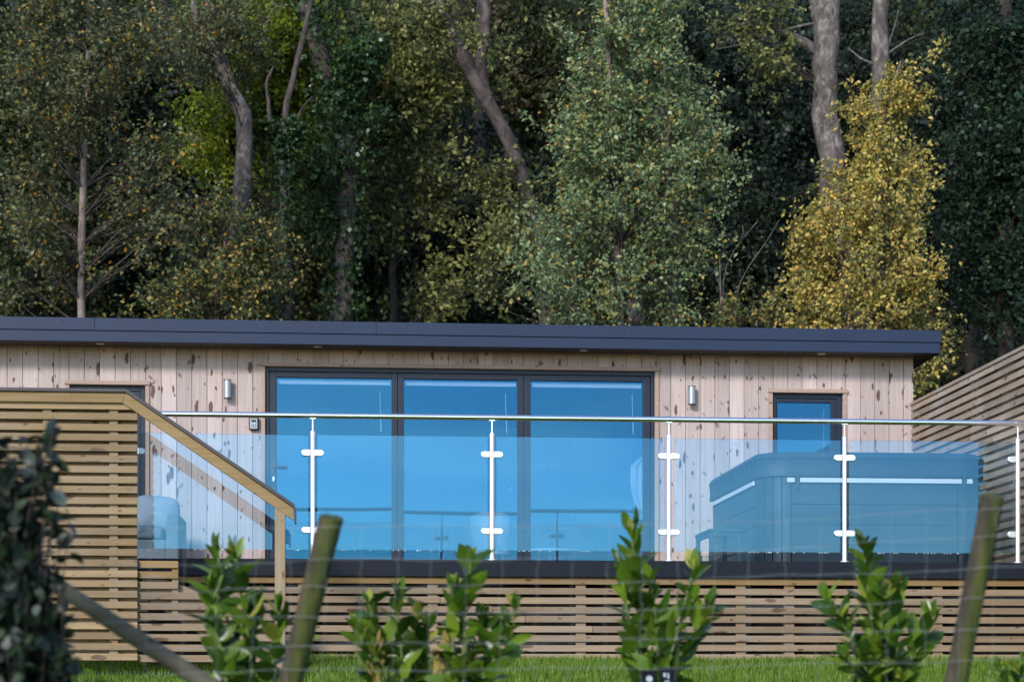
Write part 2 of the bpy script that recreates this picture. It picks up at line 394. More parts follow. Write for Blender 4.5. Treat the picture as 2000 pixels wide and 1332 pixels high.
tag(tb.build('ground', M['ground'], None, 0, True), kind='structure')

# ---------------------------------------------------------------- lodge
W = 19.0; DZ = 0.76                              # wall face, deck level
XL, XR = PX(-260, W), PX(1784, W)
WT = PZ(668, W, 200)                             # top of the wall boards
warm_upper(M['clad'], WT-.17, WT-.03, (.95,.78,.50))  # boards tinted warmer towards their top ends
warm_upper(M['slat_low'], .562, .570, (1.0,.85,.50))  # top skirting slat tinted warmer than the rest
lodge = empty('lodge', ((XL+XR)/2, W, 0), 'timber clad lodge with dark flat roof and wide glazed doors', 'lodge')
# openings x0,x1,z0,z1
dl = (PX(136, W), PX(284, W), DZ, PZ(752, W, 210))
bf = (PX(518, W), PX(1279, W), DZ, PZ(716, W, 540))
wn = (PX(1509, W), PX(1646, W), PZ(952, W, 1580), PZ(768, W, 1580))
wb = MB(); BW = .1425; x = XL; rng = random.Random(3)
edges = []
while x < XR-.02:
    edges.append(x); x += BW
edges.append(XR)
for a, b in zip(edges[:-1], edges[1:]):
    cuts = sorted({a, b}|{e for o in (dl, bf, wn) for e in (o[0], o[1]) if a < e < b})
    for p, q in zip(cuts[:-1], cuts[1:]):
        g0 = .0022 if p == a else 0; g1 = .0022 if q == b else 0
        hole = None
        for o in (dl, bf, wn):
            if o[0]-1e-4 <= p and q <= o[1]+1e-4: hole = o
        yj = W+rng.uniform(0, .0015)
        if hole is None: wb.box(p+g0, q-g1, yj, W+.02, .45, WT)
        else:
            wb.box(p+g0, q-g1, yj, W+.02, hole[3], WT)
            if hole is wn: wb.box(p+g0, q-g1, yj, W+.02, .45, hole[2])
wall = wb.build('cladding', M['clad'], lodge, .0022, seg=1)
# structural wall behind the boards, and the other sides
sb = MB(); Yb = W+.0205
def wallrect(x0, x1, z0, z1): sb.box(x0, x1, Yb, Yb+.12, z0, z1)
wallrect(XL, dl[0], 0, WT+.2); wallrect(dl[0], dl[1], dl[3], WT+.2); wallrect(dl[0], dl[1], 0, DZ)
wallrect(dl[1], bf[0], 0, WT+.2); wallrect(bf[0], bf[1], bf[3], WT+.2); wallrect(bf[0], bf[1], 0, DZ)
wallrect(bf[1], wn[0], 0, WT+.2); wallrect(wn[0], wn[1], wn[3], WT+.2); wallrect(wn[0], wn[1], 0, wn[2]); wallrect(wn[1], XR-.03, 0, WT+.2)
sb.build('wall_frame', M['room'], lodge)
MB().box(XR-.028, XR-.004, W+.021, 23.0, .45, WT+.1).build('side_wall', M['clad'], lodge)
MB().box(XL, XR-.03, 22.9, 23.0, 0, WT+.1).box(XL, XL+.05, Yb+.121, 22.9, 0, WT+.1).build('rear_wall', M['room'], lodge)
MB().box(XL+.06, XR-.031, Yb+.121, 22.89, DZ-.1, DZ).build('floor', plain('floor_board', (.30,.25,.2), .5, 0, .1, 4), lodge)
MB().box(XL+.06, XR-.031, Yb+.121, 22.89, WT-.02, WT+.02).build('ceiling', M['room'], lodge)
# trims
def casing(o, name, left=True, right=True, sill=False, ext=.045, hh=.038):
    m = MB(); m.box(o[0]-ext, o[1]+ext, W-.03, W-.001, o[3]+.001, o[3]+hh)
    m.box(o[0]-.038, o[0]-.001, W-.016, W-.001, max(o[2], DZ)+.001 if not sill else o[2]-.04, o[3]-.0005)
    m.box(o[1]+.001, o[1]+.038, W-.016, W-.001, max(o[2], DZ)+.001 if not sill else o[2]-.04, o[3]-.0005)
    if sill: m.box(o[0]-.06, o[1]+.06, W-.045, W-.001, o[2]-.085, o[2]-.041)
    return m
# bifold
bd = MB(); F0 = W+.03; F1 = W+.10
x0, x1, z0, z1 = bf
bd.box(x0+.001, x0+.035, F0-.01, F1, z0, z1-.001).box(x1-.035, x1-.001, F0-.01, F1, z0, z1-.001).box(x0+.0355, x1-.0355, F0-.01, F1, z1-.04, z1-.001).box(x0+.0355, x1-.0355, F0-.01, F1, z0, z0+.03)
bifold = bd.build('bifold_door', M['frame'], lodge, .003)
gl = [(PX(540, W), PX(765, W)), (PX(789, W), PX(1011, W)), (PX(1037, W), PX(1257, W))]
zt = PZ(737, W, 650); zb = z0+.10
lx = [x0+.037, PX(777, W), PX(1024, W), x1-.037]
for i, (a, b) in enumerate(gl):
    l0, l1 = lx[i]+.002, lx[i+1]-.002
    lf = MB().box(l0, a, F0, F1-.01, z0+.032, z1-.042).box(b, l1, F0, F1-.01, z0+.032, z1-.042).box(a+.0003, b-.0003, F0, F1-.01, zt, z1-.042).box(a+.0003, b-.0003, F0, F1-.01, z0+.032, zb)
    lf.build('door_leaf', M['frame'], bifold, .004)
    MB().box(a-.004, b+.004, F0+.025, F0+.031, zb-.004, zt+.004).build('glass_pane', M['door_glass'], bifold)
    cxp = (a+b)/2-lodge.location.x; cyp = F0+.028-lodge.location.y; czp = (zb+zt)/2
    mr = Matrix.Rotation(R((.10, -.14, .08)[i]), 3, 'X')@Matrix.Rotation(R((-.12, .1, .16)[i]), 3, 'Z')
    for v_ in bifold.children[-1].data.vertices:
        q_ = mr@Vector((v_.co.x-cxp, v_.co.y-cyp, v_.co.z-czp)); v_.co = (q_.x+cxp, q_.y+cyp, q_.z+czp)
    MB().box(a+.01, b-.01, F0+.05, F0+.068, zt-.055, zt-.015).build('blind_rail', M['white'], bifold)
    cx = b-(.11 if i < 2 else .10)
    MB().tube([(cx, F0+.045, zt-.12), (cx+.004, F0+.045, zt-.3), (cx+.012, F0+.045, zt-.50)], [.0035,.0035,.006], 6).build('blind_cord', M['white'], bifold)
hz = PZ(911, W, 547)
hx = PX(534, W)
MB().box(hx-.015, hx+.015, F0-.011, F0-.001, hz-.12, hz+.05).tube([(hx, F0-.012, hz), (hx, F0-.055, hz), (hx+.015, F0-.06, hz), (hx+.13, F0-.06, hz-.002)], .010, 10).build('door_handle', M['black'], bifold, 0, True)
MB().box(hx-.007, hx+.007, F0-.018, F0-.0115, hz-.135, hz-.095).build('lock_barrel', M['steel'], bifold)
for gx in (1, 2):
    X_ = lx[gx]
    MB().tube([(X_+.02, F0-.001, z0+.24), (X_+.02, F0-.03, z0+.24)], .018, 12).build('door_stop', M['black'], bifold)
casing(bf, '').build('door_casing', M['trim'], bifold, .003)
# side door (left)
x0, x1, z0, z1 = dl
sd = MB().box(x0+.001, x0+.05, F0, F1, z0, z1-.001).box(x1-.05, x1-.001, F0, F1, z0, z1-.001).box(x0+.0505, x1-.0505, F0, F1, z1-.05, z1-.001)
sdo = sd.build('side_door', M['frame'], lodge, .003)
MB().box(x0+.052, x0+.15, F0+.01, F1-.01, z0+.01, z1-.052).box(x1-.15, x1-.052, F0+.01, F1-.01, z0+.01, z1-.052).box(x0+.1503, x1-.1503, F0+.01, F1-.01, z1-.16, z1-.052).box(x0+.1503, x1-.1503, F0+.01, F1-.01, z0+.01, z0+.2).build('door_leaf', M['frame'], sdo, .003)
MB().box(x0+.146, x1-.146, F0+.03, F0+.036, z0+.196, z1-.156).build('glass_pane', M['door_glass'], sdo)
casing(dl, '').build('door_casing', M['trim'], sdo, .003)
# window
x0, x1, z0, z1 = wn
wo = MB().box(x0+.001, x0+.045, F0, F1, z0+.001, z1-.001).box(x1-.045, x1-.001, F0, F1, z0+.001, z1-.001).box(x0+.0455, x1-.0455, F0, F1, z1-.045, z1-.001).box(x0+.0455, x1-.0455, F0, F1, z0+.001, z0+.045).build('window', M['frame'], lodge, .003)
MB().box(x0+.046, x0+.056+.0, F0+.012, F1-.01, z0+.046, z1-.046).box(x1-.105, x1-.046, F0+.012, F1-.01, z0+.046, z1-.046).box(x0+.0563, x1-.1053, F0+.012, F1-.01, z1-.085, z1-.046).box(x0+.0563, x1-.1053, F0+.012, F1-.01, z0+.046, z0+.09).build('sash', M['frame'], wo, .003)
MB().box(x0+.05, x1-.1, F0+.03, F0+.036, z0+.085, z1-.08).build('glass_pane', M['door_glass'], wo)
bc = MB()
for k in range(24):
    zz = z1-.14-k*.022; xx = x1-.17+.002*math.sin(k*1.7)
    bc.box(xx-.0035, xx+.0035, F0+.044, F0+.05, zz-.005, zz+.005)
bc.build('blind_chain', M['white'], wo)
casing(wn, '', sill=True).build('window_casing', M['trim'], wo, .003)
# roof
YF = W-.36; zs = PZ(664, YF, 0); zr = PZ(618, YF, 0)
RX1 = PX(1838, YF); zm = zs+(zr-zs)*.46
rf = MB()
rf.box(XL-.3, RX1-.012, YF+.006, YF+.03, zs, zm-.002)
roof = rf.build('roof', M['roof'], lodge, .003)
joints = [XL-.3]+[PX(p, YF) for p in (185, 735, 1285)]+[RX1]
for a, b in zip(joints[:-1], joints[1:]):
    MB().box(a+.0008, b-.0008, YF-.004, YF+.03, zm+.002, zr).build('fascia_trim', M['roof'], roof, .003)
sc_ = MB(); xx = PX(55, YF)
while xx < RX1-.05:
    MB().tube([(xx, YF-.0035, zm+(zr-zm)*.62), (xx, YF-.0075, zm+(zr-zm)*.62)], .0085, 8).build('fixing_screw', M['cap'], roof); xx += .2645
MB().box(XL-.3, RX1-.006, YF+.031, 23.3, zs+.012, zs+.03).build('soffit', M['soffit'], roof)
MB().box(XL-.3, RX1, YF+.031, 23.3, zs+.031, zr-.006).build('roof_deck', M['roof'], roof)
MB().box(RX1-.011, RX1-.001, YF+.031, 23.3, zs, zs+.0115).build('side_fascia', M['roof'], roof)
for p in (195, 620, 1140, 1605):
    X_ = PX(p, YF+.16)
    MB().tube([(X_, YF+.17, zs+.011), (X_, YF+.17, zs+.004)], .04, 16).build('downlight', M['brushed'], roof)
MB().box(XL, XR-.03, W-.02, W-.001, WT-.045, zs+.011).build('eaves_board', M['trim'], lodge)

# things fixed to the wall
def wall_light(px, py, lab):
    c = P(px, py, W); t = empty('wall_light', (c.x, W, c.z), lab, 'wall light', 'outdoor lights on the cladding')
    MB().box(c.x-.022, c.x+.022, W-.012, W-.001, c.z-.05, c.z+.05).tube([(c.x, W-.012, c.z), (c.x, W-.03, c.z)], .012, 10).build('bracket', M['black'], t)
    b = MB().tube([(c.x, W-.062, c.z-.083), (c.x, W-.062, c.z+.083)], .035, 24).build('lamp_body', plain('lamp_steel', (.34,.36,.38), .35, .6, .05), t, .002, True)
    for q in (-.088, .0835): MB().tube([(c.x, W-.062, c.z+q), (c.x, W-.062, c.z+q+.0045)], .038, 24).build('end_cap', M['black'], t, 0, True)
wall_light(445, 762, 'steel up-and-down light on the boards left of the glazed doors')
wall_light(1349, 774, 'steel up-and-down light on the boards between glazed doors and window')
c = P(496, 828, W)
ks = empty('key_safe', c, 'small black key safe with grey face beside the glazed doors', 'key safe')
MB().box(c.x-.047, c.x+.047, W-.05, W-.001, c.z-.062, c.z+.062).build('case', M['black'], ks, .014, seg=3)
MB().box(c.x-.034, c.x+.034, W-.056, W-.0505, c.z-.052, c.z+.046).build('front_plate', plain('keysafe_grey', (.30,.33,.36), .5), ks, .004)
MB().box(c.x-.022, c.x+.022, W-.061, W-.0565, c.z+.012, c.z+.034).build('number_dial', M['black'], ks, .003)
k = MB()
for i in range(3):
    for j in range(2): k.box(c.x-.02+i*.016, c.x-.012+i*.016, W-.059, W-.0565, c.z-.038+j*.018, c.z-.03+j*.018)
k.build('button', M['black'], ks)

# ---------------------------------------------------------------- deck
RY = 15.0; SP = .0717
DX0, DX1 = XL, PX(2075, RY)+.2
dk = empty('deck', ((DX0+DX1)/2, RY, 0), 'raised timber deck with dark edge board over horizontal slats', 'deck')
bd_ = MB(); y = RY+.035
while y < W-.02:
    bd_.box(DX0, DX1, y, min(y+.138, W-.002), DZ-.028, DZ-.003); y += .143
bd_.build('deck_boards', M['slat_low'], dk)
XE = PX(349, RY)
zf0 = PZ(1125, RY, 620)
MB().box(XE, DX1, RY-.03, RY+.03, zf0, DZ).build('edge_board', M['deckedge'], dk, .004)
MB().box(DX0, XE-.002, RY+.0, RY+.03, zf0, DZ).build('inner_edge_board', M['deckedge'], dk, .004)
sk = MB(); ztop = zf0-.006; n = 0; r = random.Random(5)
z = ztop
while z > -.05:
    sx = DX0
    while sx < DX1:
        ln = r.uniform(2.4, 3.6); ex = min(DX1, sx+ln)
        j = r.uniform(-.0028, .0028)
        sk.box(sx+.0015, ex-.0015, RY, RY+.019, z-.049+j, z+j); sx = ex
    z -= SP
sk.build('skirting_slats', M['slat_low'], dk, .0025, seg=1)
bt = MB()
for p in (440, 592, 845, 1135, 1448, 1543, 1833, 1885):
    X_ = PX(p, RY); MB().box(X_-.038, X_+.038, RY+.0195, RY+.06, -.05, zf0).build('batten', M['slat_low'], dk, .003)
MB().box(DX0, DX1, RY+.25, RY+.27, -.05, DZ-.03).build('shade_sheet', M['dark'], dk)  # dark sheet added as the shade under the deck
jo = MB()
for i in range(14): MB().box(DX0+.3+i*.85, DX0+.36+i*.85, RY+.28, W-.02, DZ-.18, DZ-.029).build('joist', M['slat_low'], dk)

# ---------------------------------------------------------------- stairs with slatted screen
SY = 13.9
st = empty('staircase', (PX(300, SY), SY, 0), 'timber garden stair behind tall slatted screen with sloping dark-capped handrail', 'stairs')
X0s, X1s = PX(-120, SY), PX(269, SY)
zc = PZ(768, SY, 120)
scn = MB(); z = .02; zs_ = []
ztop_sc = zc-.062
k = 0
z = ztop_sc
while z > .0:
    sx = X0s
    while sx < X1s:
        ln = r.uniform(2.6, 3.8); ex = min(X1s, sx+ln); j = r.uniform(-.0028, .0028)
        scn.box(sx+.001, ex-.001, SY, SY+.019, max(-.03, z-.048+j), z+j); sx = ex
    z -= SP
scn.build('screen_slats', M['slat'], st, .0025, seg=1)
sbk = MB(); z = ztop_sc+.034
while z > 0.05:
    sbk.box(X0s, X1s-.01, SY+.062, SY+.081, z-.046, z); z -= SP
sbk.build('screen_back_slats', M['slat'], st, .0025, seg=1)
sp_ = MB()
for p in (-60, 92, 222):
    X_ = PX(p, SY+.02); MB().box(X_-.03, X_+.03, SY+.0195, SY+.0615, 0, ztop_sc).build('screen_post', M['slat'], st, .003)
# top rail : horizontal then sloping
A = P(-120, 765, SY); B = P(246, 768, SY); E = P(574, 993, SY)
B.z = A.z = P(100, 766, SY).z
hw0, hw1 = SY-.045, SY+.045
def rail_prof(o0, o1, xe=0):
    d = (E-B).normalized(); nrm = Vector((-d.z, 0, d.x))     # up-ish normal
    t2 = math.tan(math.atan2(-d.z, d.x)/2)
    a0 = (A.x, A.z+o0); a1 = (A.x, A.z+o1)
    b0 = (B.x+o0*t2, B.z+o0); b1 = (B.x+o1*t2, B.z+o1)
    e0 = (E.x+xe, E.z+o0/d.x-xe*0.0); e1 = (E.x+xe, E.z+o1/d.x)
    return a0, a1, b0, b1, e0, e1
a0, a1, b0, b1, e0, e1 = rail_prof(-.070, 0)
MB().hexa([(a0[0],hw0+.02,a0[1]),(b0[0],hw0+.02,b0[1]),(b0[0],hw1-.02,b0[1]),(a0[0],hw1-.02,a0[1]),(a1[0],hw0+.02,a1[1]),(b1[0],hw0+.02,b1[1]),(b1[0],hw1-.02,b1[1]),(a1[0],hw1-.02,a1[1])]) \
  .hexa([(b0[0]+.0005,hw0+.02,b0[1]),(e0[0],hw0+.02,e0[1]),(e0[0],hw1-.02,e0[1]),(b0[0]+.0005,hw1-.02,b0[1]),(b1[0]+.0005,hw0+.02,b1[1]),(e1[0],hw0+.02,e1[1]),(e1[0],hw1-.02,e1[1]),(b1[0]+.0005,hw1-.02,b1[1])]).build('handrail', M['rail_wood'], st, .003)
a0, a1, b0, b1, e0, e1 = rail_prof(.001, .024, .004)
cp = MB().hexa([(a0[0],hw0,a0[1]),(b0[0],hw0,b0[1]),(b0[0],hw1,b0[1]),(a0[0],hw1,a0[1]),(a1[0],hw0,a1[1]),(b1[0],hw0,b1[1]),(b1[0],hw1,b1[1]),(a1[0],hw1,a1[1])]) \
  .hexa([(b0[0]+.0005,hw0,b0[1]),(e0[0],hw0,e0[1]),(e0[0],hw1,e0[1]),(b0[0]+.0005,hw1,b0[1]),(b1[0]+.0005,hw0,b1[1]),(e1[0],hw0,e1[1]),(e1[0],hw1,e1[1]),(b1[0]+.0005,hw1,b1[1])])
cp.box(E.x+.0045, E.x+.016, hw0, hw1, E.z-.105, E.z+.006)
cp.build('handrail_cap', M['cap'], st, .002)
X_ = PX(547.5, SY+.03)
zn = P(547, 975, SY).z-.02
MB().box(X_-.036, X_+.036, SY-.02, SY+.045, -.15, zn-.04).build('newel_post', M['post_wood'], st, .004)
# side panel of the stair flight
pn = MB(); SY2 = SY+.035; z = PZ(1095, SY2, 300); k = 0
Xp0 = X1s+.003
while z > 0:
    xe = PX(348, SY2) if k < 3 else PX(536, SY2)
    pn.box(Xp0, xe, SY2, SY2+.019, max(-.03, z-.049), z); z -= SP*1.005; k += 1
pn.build('side_slats', M['slat_low'], st, .0025, seg=1)
zt_ = PZ(1096, SY2, 300)
MB().box(PX(335, SY2), PX(348, SY2), SY2+.0195, SY2+.05, .3, zt_).build('side_batten', M['slat_low'], st, .002)
p1 = P(276, 1158, SY2); p2 = P(402, 1246, SY2); p3 = P(535, 1290, SY2)
MB().slab([(p1.x, p1.z-.02), (p2.x, p2.z), (p2.x+.03, -.02), (PX(535, SY2), -.02), (PX(535, SY2), PZ(1215, SY2, 535)), (PX(349, SY2), PZ(1140, SY2, 349)), (p1.x, PZ(1115, SY2, 276))], SY2+.052, SY2+.085).build('stringer', M['slat_low'], st)
MB().box(PX(275, SY2), PX(535, SY2), SY2+.5, SY2+.52, -.05, .5).build('shade_sheet', M['dark'], st)  # dark sheet added as the shade under the stair flight
for i in range(4):
    tx1 = PX(535, SY2)-.02-i*.235; zz = .15*(i+1)
    MB().box(tx1-.27, tx1, SY2+.09, RY-.035, zz-.035, zz).build('step', M['slat_low'], st, .004)

# ---------------------------------------------------------------- balustrade
BY = RY+.05
bal = empty('balustrade', (PX(1100, BY), BY, DZ), 'stainless steel and glass balustrade along the deck edge', 'balustrade')
zh = DZ+1.10-.021
MB().tube([(PX(200, BY), BY, zh), (PX(2120, BY), BY, zh)], .0212, 20).build('handrail', M['steel'], bal, 0, True)
PXS = [262, 611, 961, 1306.5, 1649.5, 1988]; zcl = [PZ(888, BY, 1000), PZ(1037.5, BY, 1000)]
gt, gb = PZ(853, BY, 1000), PZ(1075, BY, 1000)
XP = [PX(p, BY) for p in PXS]
for X_ in XP:
    zp = PZ(846, BY, 1000)
    po = MB().tube([(X_, BY, DZ+.008), (X_, BY, zp-.004), (X_, BY, zp)], [.0185,.0185,.016], 18).tube([(X_, BY, zp), (X_, BY, zh-.019)], .0065, 10).build('post', M['brushed'], bal, 0, True)
    MB().box(X_-.022, X_+.022, BY-.016, BY+.016, zh-.026, zh-.0205).tube([(X_-.022, BY, zh), (X_+.022, BY, zh)], .0235, 20).build('saddle', M['steel'], po, 0, True)
    MB().lathe([(.036, 0), (.036, .007), (.022, .012)], (X_, BY, DZ), 20).build('base_plate', M['brushed'], po, 0, True)
    for zc_ in zcl:
        for s in (-1, 1):
            if s == 1 and X_ == XP[-1]: continue
            pts = []
            for a in range(9):
                t_ = -math.pi/2+math.pi*a/8; pts.append((X_+s*(.060+.0235*math.cos(t_)), zc_+.0235*math.sin(t_)))
            pts = [(X_+s*.019, zc_-.0235)]+pts+[(X_+s*.019, zc_+.0235)]
            if s < 0: pts = pts[::-1]
            MB().slab(pts, BY-.018, BY+.018).build('clamp', M['brushed'], po, .004)
for i in range(len(XP)-1):
    g = MB().box(XP[i]+.033, XP[i+1]-.033, BY-.005, BY+.005, gb, gt).build('glass_panel', M['rail_glass'], bal)
    yaw = R(2.6) if i == 0 else R([0, .12, -.1, .15, -.12][i]); cxp = (XP[i]+XP[i+1])/2
    g.matrix_world = g.matrix_world  # parent already at its place
    for v_ in g.data.vertices:
        q_ = Matrix.Rotation(yaw, 3, 'Z')@Vector((v_.co.x-(cxp-bal.location.x), v_.co.y, v_.co.z)); v_.co = (q_.x+cxp-bal.location.x, q_.y, q_.z)
dr = MB(); rr = random.Random(8)
for i in range(120):
    X_ = rr.uniform(XP[0]+.03, XP[-1]-.05)
    if rr.random() < .5: X_ = round(X_*2.2)/2.2+rr.gauss(0, .05)
    if min(abs(X_-q) for q in XP) < .045: continue
    dr.lathe([(.0005, -.008), (.004, -.005), (.004, -.001), (.001, 0)], (X_, BY+.0, gb-.0005), 6)
wm, wt_, wbs = newmat('water_drop'); wbs.inputs['Base Color'].default_value = (.9,.93,1,1); wbs.inputs['Roughness'].default_value = .05; wbs.inputs['Metallic'].default_value = .8
dr.build('rain_drops', wm, bal, 0, True)

# ---------------------------------------------------------------- right hand fence
FX = PX(1779, W-.06); zft = PZ(787, W-.06, 1779)
fe = empty('slatted_fence', (FX, 17, DZ), 'tall weathered slatted privacy fence running forward from the lodge corner', 'fence')
fs = MB(); z = zft-.032; yf0 = 13.2; k = 0
while z > .1:
    yy = W-.06
    while yy > yf0:
        ln = r.uniform(1.8, 3.2); ye = max(yf0, yy-ln)
        fs.box(FX+.001, FX+.021, ye+.001, yy-.001, max(.1, z-.050), z); yy = ye
    z -= .075; k += 1
fs.build('fence_slats', M['slat_y'], fe, .0025, seg=1)
MB().box(FX-.012, FX+.085, yf0, W-.05, zft-.03, zft).build('cap_board', M['slat_y'], fe, .003)
fb = MB(); z = zft-.032-.038
while z > .1:
    fb.box(FX+.066, FX+.086, yf0, W-.06, max(.1, z-.050), z); z -= .075
fb.build('back_slats', M['slat_y'], fe, .002, seg=1)
for yy in (W-.11, 17.1, 15.3, 13.4): MB().box(FX+.0215, FX+.0655, yy-.03, yy+.03, .0, zft-.031).build('fence_post', M['slat_y'], fe, .003)

# ---------------------------------------------------------------- hot tub
def rrect(x0, x1, y0, y1, r_, n=8):
    pts = []
    for cx, cy, a0_ in ((x1-r_, y0+r_, -90), (x1-r_, y1-r_, 0), (x0+r_, y1-r_, 90), (x0+r_, y0+r_, 180)):
        for k in range(n+1):
            a = R(a0_+90*k/n); pts.append((cx+r_*math.cos(a), cy+r_*math.sin(a)))
    return pts
def ring(m, loops):
    base = len(m.v); n = len(loops[0][0])
    for pts, z in loops:
        for p in pts: m.v.append((p[0], p[1], z))
    for i in range(len(loops)-1):
        for k in range(n):
            a = base+i*n+k; b = base+i*n+(k+1) % n; m.f.append((a, b, b+n, a+n))
    m.f.append(tuple(base+k for k in range(n-1, -1, -1))); m.f.append(tuple(base+(len(loops)-1)*n+k for k in range(n)))
    return m
TY = 15.75; tx0 = PX(1487, TY); tx1 = PX(1929, TY); ty1 = TY+2.35
tub = empty('hot_tub', ((tx0+tx1)/2, TY+1, DZ), 'square grey hot tub with padded cover at the right of the deck', 'hot tub')
zc1 = PZ(882, TY, 1650); zc0 = PZ(930, TY, 1650)
zsk = zc0-.004
ring(MB(), [(rrect(tx0+.03, tx1-.03, TY+.03, ty1-.03, .22), DZ+.0), (rrect(tx0+.03, tx1-.03, TY+.03, ty1-.03, .22), zc0+.03)]).build('tub_body', M['tub'], tub, 0, True)
pb = MB(); nrow = 4; hs = (zsk-.055-DZ-.02)/nrow
for i in range(nrow):
    za = DZ+.02+i*hs; zb_ = za+hs-.006
    pb.box(tx0+.25, tx1-.25, TY, TY+.0295, za, zb_); pb.box(tx0, tx0+.0295, TY+.25, ty1-.25, za, zb_); pb.box(tx1-.0295, tx1, TY+.25, ty1-.25, za, zb_)
pb.build('side_panel', M['tub'], tub, .003)
def corner(cx, cy, sx, sy):
    # curved ribbed corner panel, radius .22
    m = MB(); n = 5; c0 = (cx-sx*.245, cy-sy*.245)
    for k in range(n):
        a = R(90*k/n+1.0); b = R(90*(k+1)/n-1.0); q = []
        for t_ in np.linspace(a, b, 4): q.append((c0[0]+sx*.245*math.cos(t_), c0[1]+sy*.245*math.sin(t_)))
        q2 = [(c0[0]+(p[0]-c0[0])*.9, c0[1]+(p[1]-c0[1])*.9) for p in q[::-1]]
        pts = q+q2
        if sx*sy < 0: pts = pts[::-1]
        m.prism(pts, DZ+.005, zsk)
    return m
for (cx, cy, sx, sy) in ((tx0, TY, -1, -1), (tx1, TY, 1, -1), (tx0, ty1, -1, 1), (tx1, ty1, 1, 1)):
    corner(cx, cy, sx, sy).build('corner_panel', M['tub'], tub, .002)
zt0 = PZ(943, TY, 1700); zt1 = PZ(934, TY, 1700)
tr_ = MB(); tr_.box(PX(1537, TY), PX(1552, TY), TY-.012, TY-.001, zt0, zt1).box(PX(1562, TY), PX(1878, TY), TY-.012, TY-.001, zt0, zt1).box(PX(1888, TY), PX(1899, TY), TY-.012, TY-.001, zt0, zt1).box(tx0-.012, tx0-.001, TY+.26, ty1-.2, zt0, zt1)
tr_.build('trim_strip', M['stripe'], tub, .002)
for p in (1557, 1883):
    X_ = PX(p, TY); s = MB().box(X_-.012, X_+.012, TY-.03, TY-.021, zc0-.10, zc0+.02).box(X_-.018, X_+.018, TY-.020, TY-.0005, zc0-.115, zc0-.065)
    s.build('cover_strap', M['black'], tub, .003)
# padded cover with a skirt
def wav(pts, amp, seed):
    rg = random.Random(seed); cx = sum(p[0] for p in pts)/len(pts); cy = sum(p[1] for p in pts)/len(pts)
    return [(cx+(p[0]-cx)*(1+rg.uniform(-amp, amp)), cy+(p[1]-cy)*(1+rg.uniform(-amp, amp))) for p in pts]
o_ = .03; nn = 14
def rr2(d): return rrect(tx0-o_+d, tx1+o_-d, TY-o_+d*.8, ty1+o_-d, .27, nn)
cv = ring(MB(), [(wav(rr2(.03), .001, 1), zc0-.01), (wav(rr2(.0), .0025, 2), zc0+.0), (wav(rr2(.004), .003, 3), zc0+.07), (wav(rr2(.0), .002, 4), zc0+.125), (rr2(-.004), zc1-.058), (rr2(-.008), zc1-.052), (rr2(.0), zc1-.045), (rr2(.006), zc1-.025), (rr2(.03), zc1-.006), (rr2(.08), zc1), (rr2(.5), zc1+.03)])
cv.build('cover', M['cover'], tub, 0, True)
wr = MB()
rg = random.Random(4)
for i in range(9):   # folds on the side skirt
    y_ = TY+.2+i*.19; wr.tube([(tx0-o_-.002, y_, zc0+.02), (tx0-o_-.012, y_+.05, zc0+.07), (tx0-o_-.002, y_+.11, zc0+.13)], [.003, .008, .003], 8)
wr.build('cover_fold', M['cover'], tub, 0, True)
# step stool
q = P(1362, 1090, 15.95); sx0, sx1 = PX(1385, 15.6), PX(1450, 15.6)
stl = empty('step_stool', ((sx0+sx1)/2, 15.8, DZ), 'low grey plastic step stool beside the hot tub', 'stool')
zst = PZ(1032, 15.6, 1420)
M['stool'] = plain('stool_grey', (.03,.06,.085), .5, 0, .08, 6)
MB().box(sx0-.0, sx1, 15.6, 16.25, zst-.03, zst).build('top', M['stool'], stl, .008)
for (a, b) in ((sx0+.005, 15.605), (sx1-.04, 15.605), (sx0+.005, 16.21), (sx1-.04, 16.21)):
    MB().box(a, a+.035, b, b+.035, DZ, zst-.031).build('leg', M['stool'], stl, .003)
MB().box(sx0+.041, sx1-.041, 15.61, 15.63, zst-.06, zst-.0315).box(sx0+.006, sx0+.03, 15.641, 16.209, zst-.06, zst-.0315).build('rail', M['stool'], stl, .002)
bk = empty('bucket', (PX(1378, 16.3), 16.3, DZ), 'small pale tub on the deck beneath the step stool', 'bucket')
MB().lathe([(.05, 0), (.065, .13), (.062, .13), (.048, .01)], (PX(1378, 16.3), 16.3, DZ), 20).build('pail', plain('pale_plastic', (.6,.58,.58), .5), bk, 0, True)
MB().lathe([(.067, .122), (.07, .126), (.067, .131)], (PX(1378, 16.3), 16.3, DZ), 20).build('rim', M['white'], bk, 0, True)

# ---------------------------------------------------------------- sofa + cushions
def pillow(c, sx, sy, sz, rot, name, mat, parent=None, p=2.6, seed=0):
    m = MB(); nu, nv = 20, 12; rg = random.Random(seed); ph = rg.uniform(0, 6)
    for i in range(nv+1):
        v = -math.pi/2+math.pi*i/nv
        for j in range(nu):
            u = 2*math.pi*j/nu
            f = lambda w_, e: math.copysign(abs(w_)**e, w_)
            x_ = f(math.cos(u), .55)*f(math.cos(v), .6); z_ = f(math.sin(u), .55)*f(math.cos(v), .6); y_ = f(math.sin(v), 1.1)*(1-.35*max(abs(x_), abs(z_))**3)
            y_ *= 1+.12*math.sin(5*x_+3*z_+ph)
            m.v.append((x_*sx, y_*sy, z_*sz))
    for i in range(nv):
        for j in range(nu):
            m.f.append((i*nu+j, i*nu+(j+1) % nu, (i+1)*nu+(j+1) % nu, (i+1)*nu+j))
    mt = Matrix.Translation(c)@Matrix.Rotation(rot[2], 4, 'Z')@Matrix.Rotation(rot[1], 4, 'Y')@Matrix.Rotation(rot[0], 4, 'X')
    m.v = [tuple(mt@Vector(v)) for v in m.v]
    return m.build(name, mat, parent, 0, True)
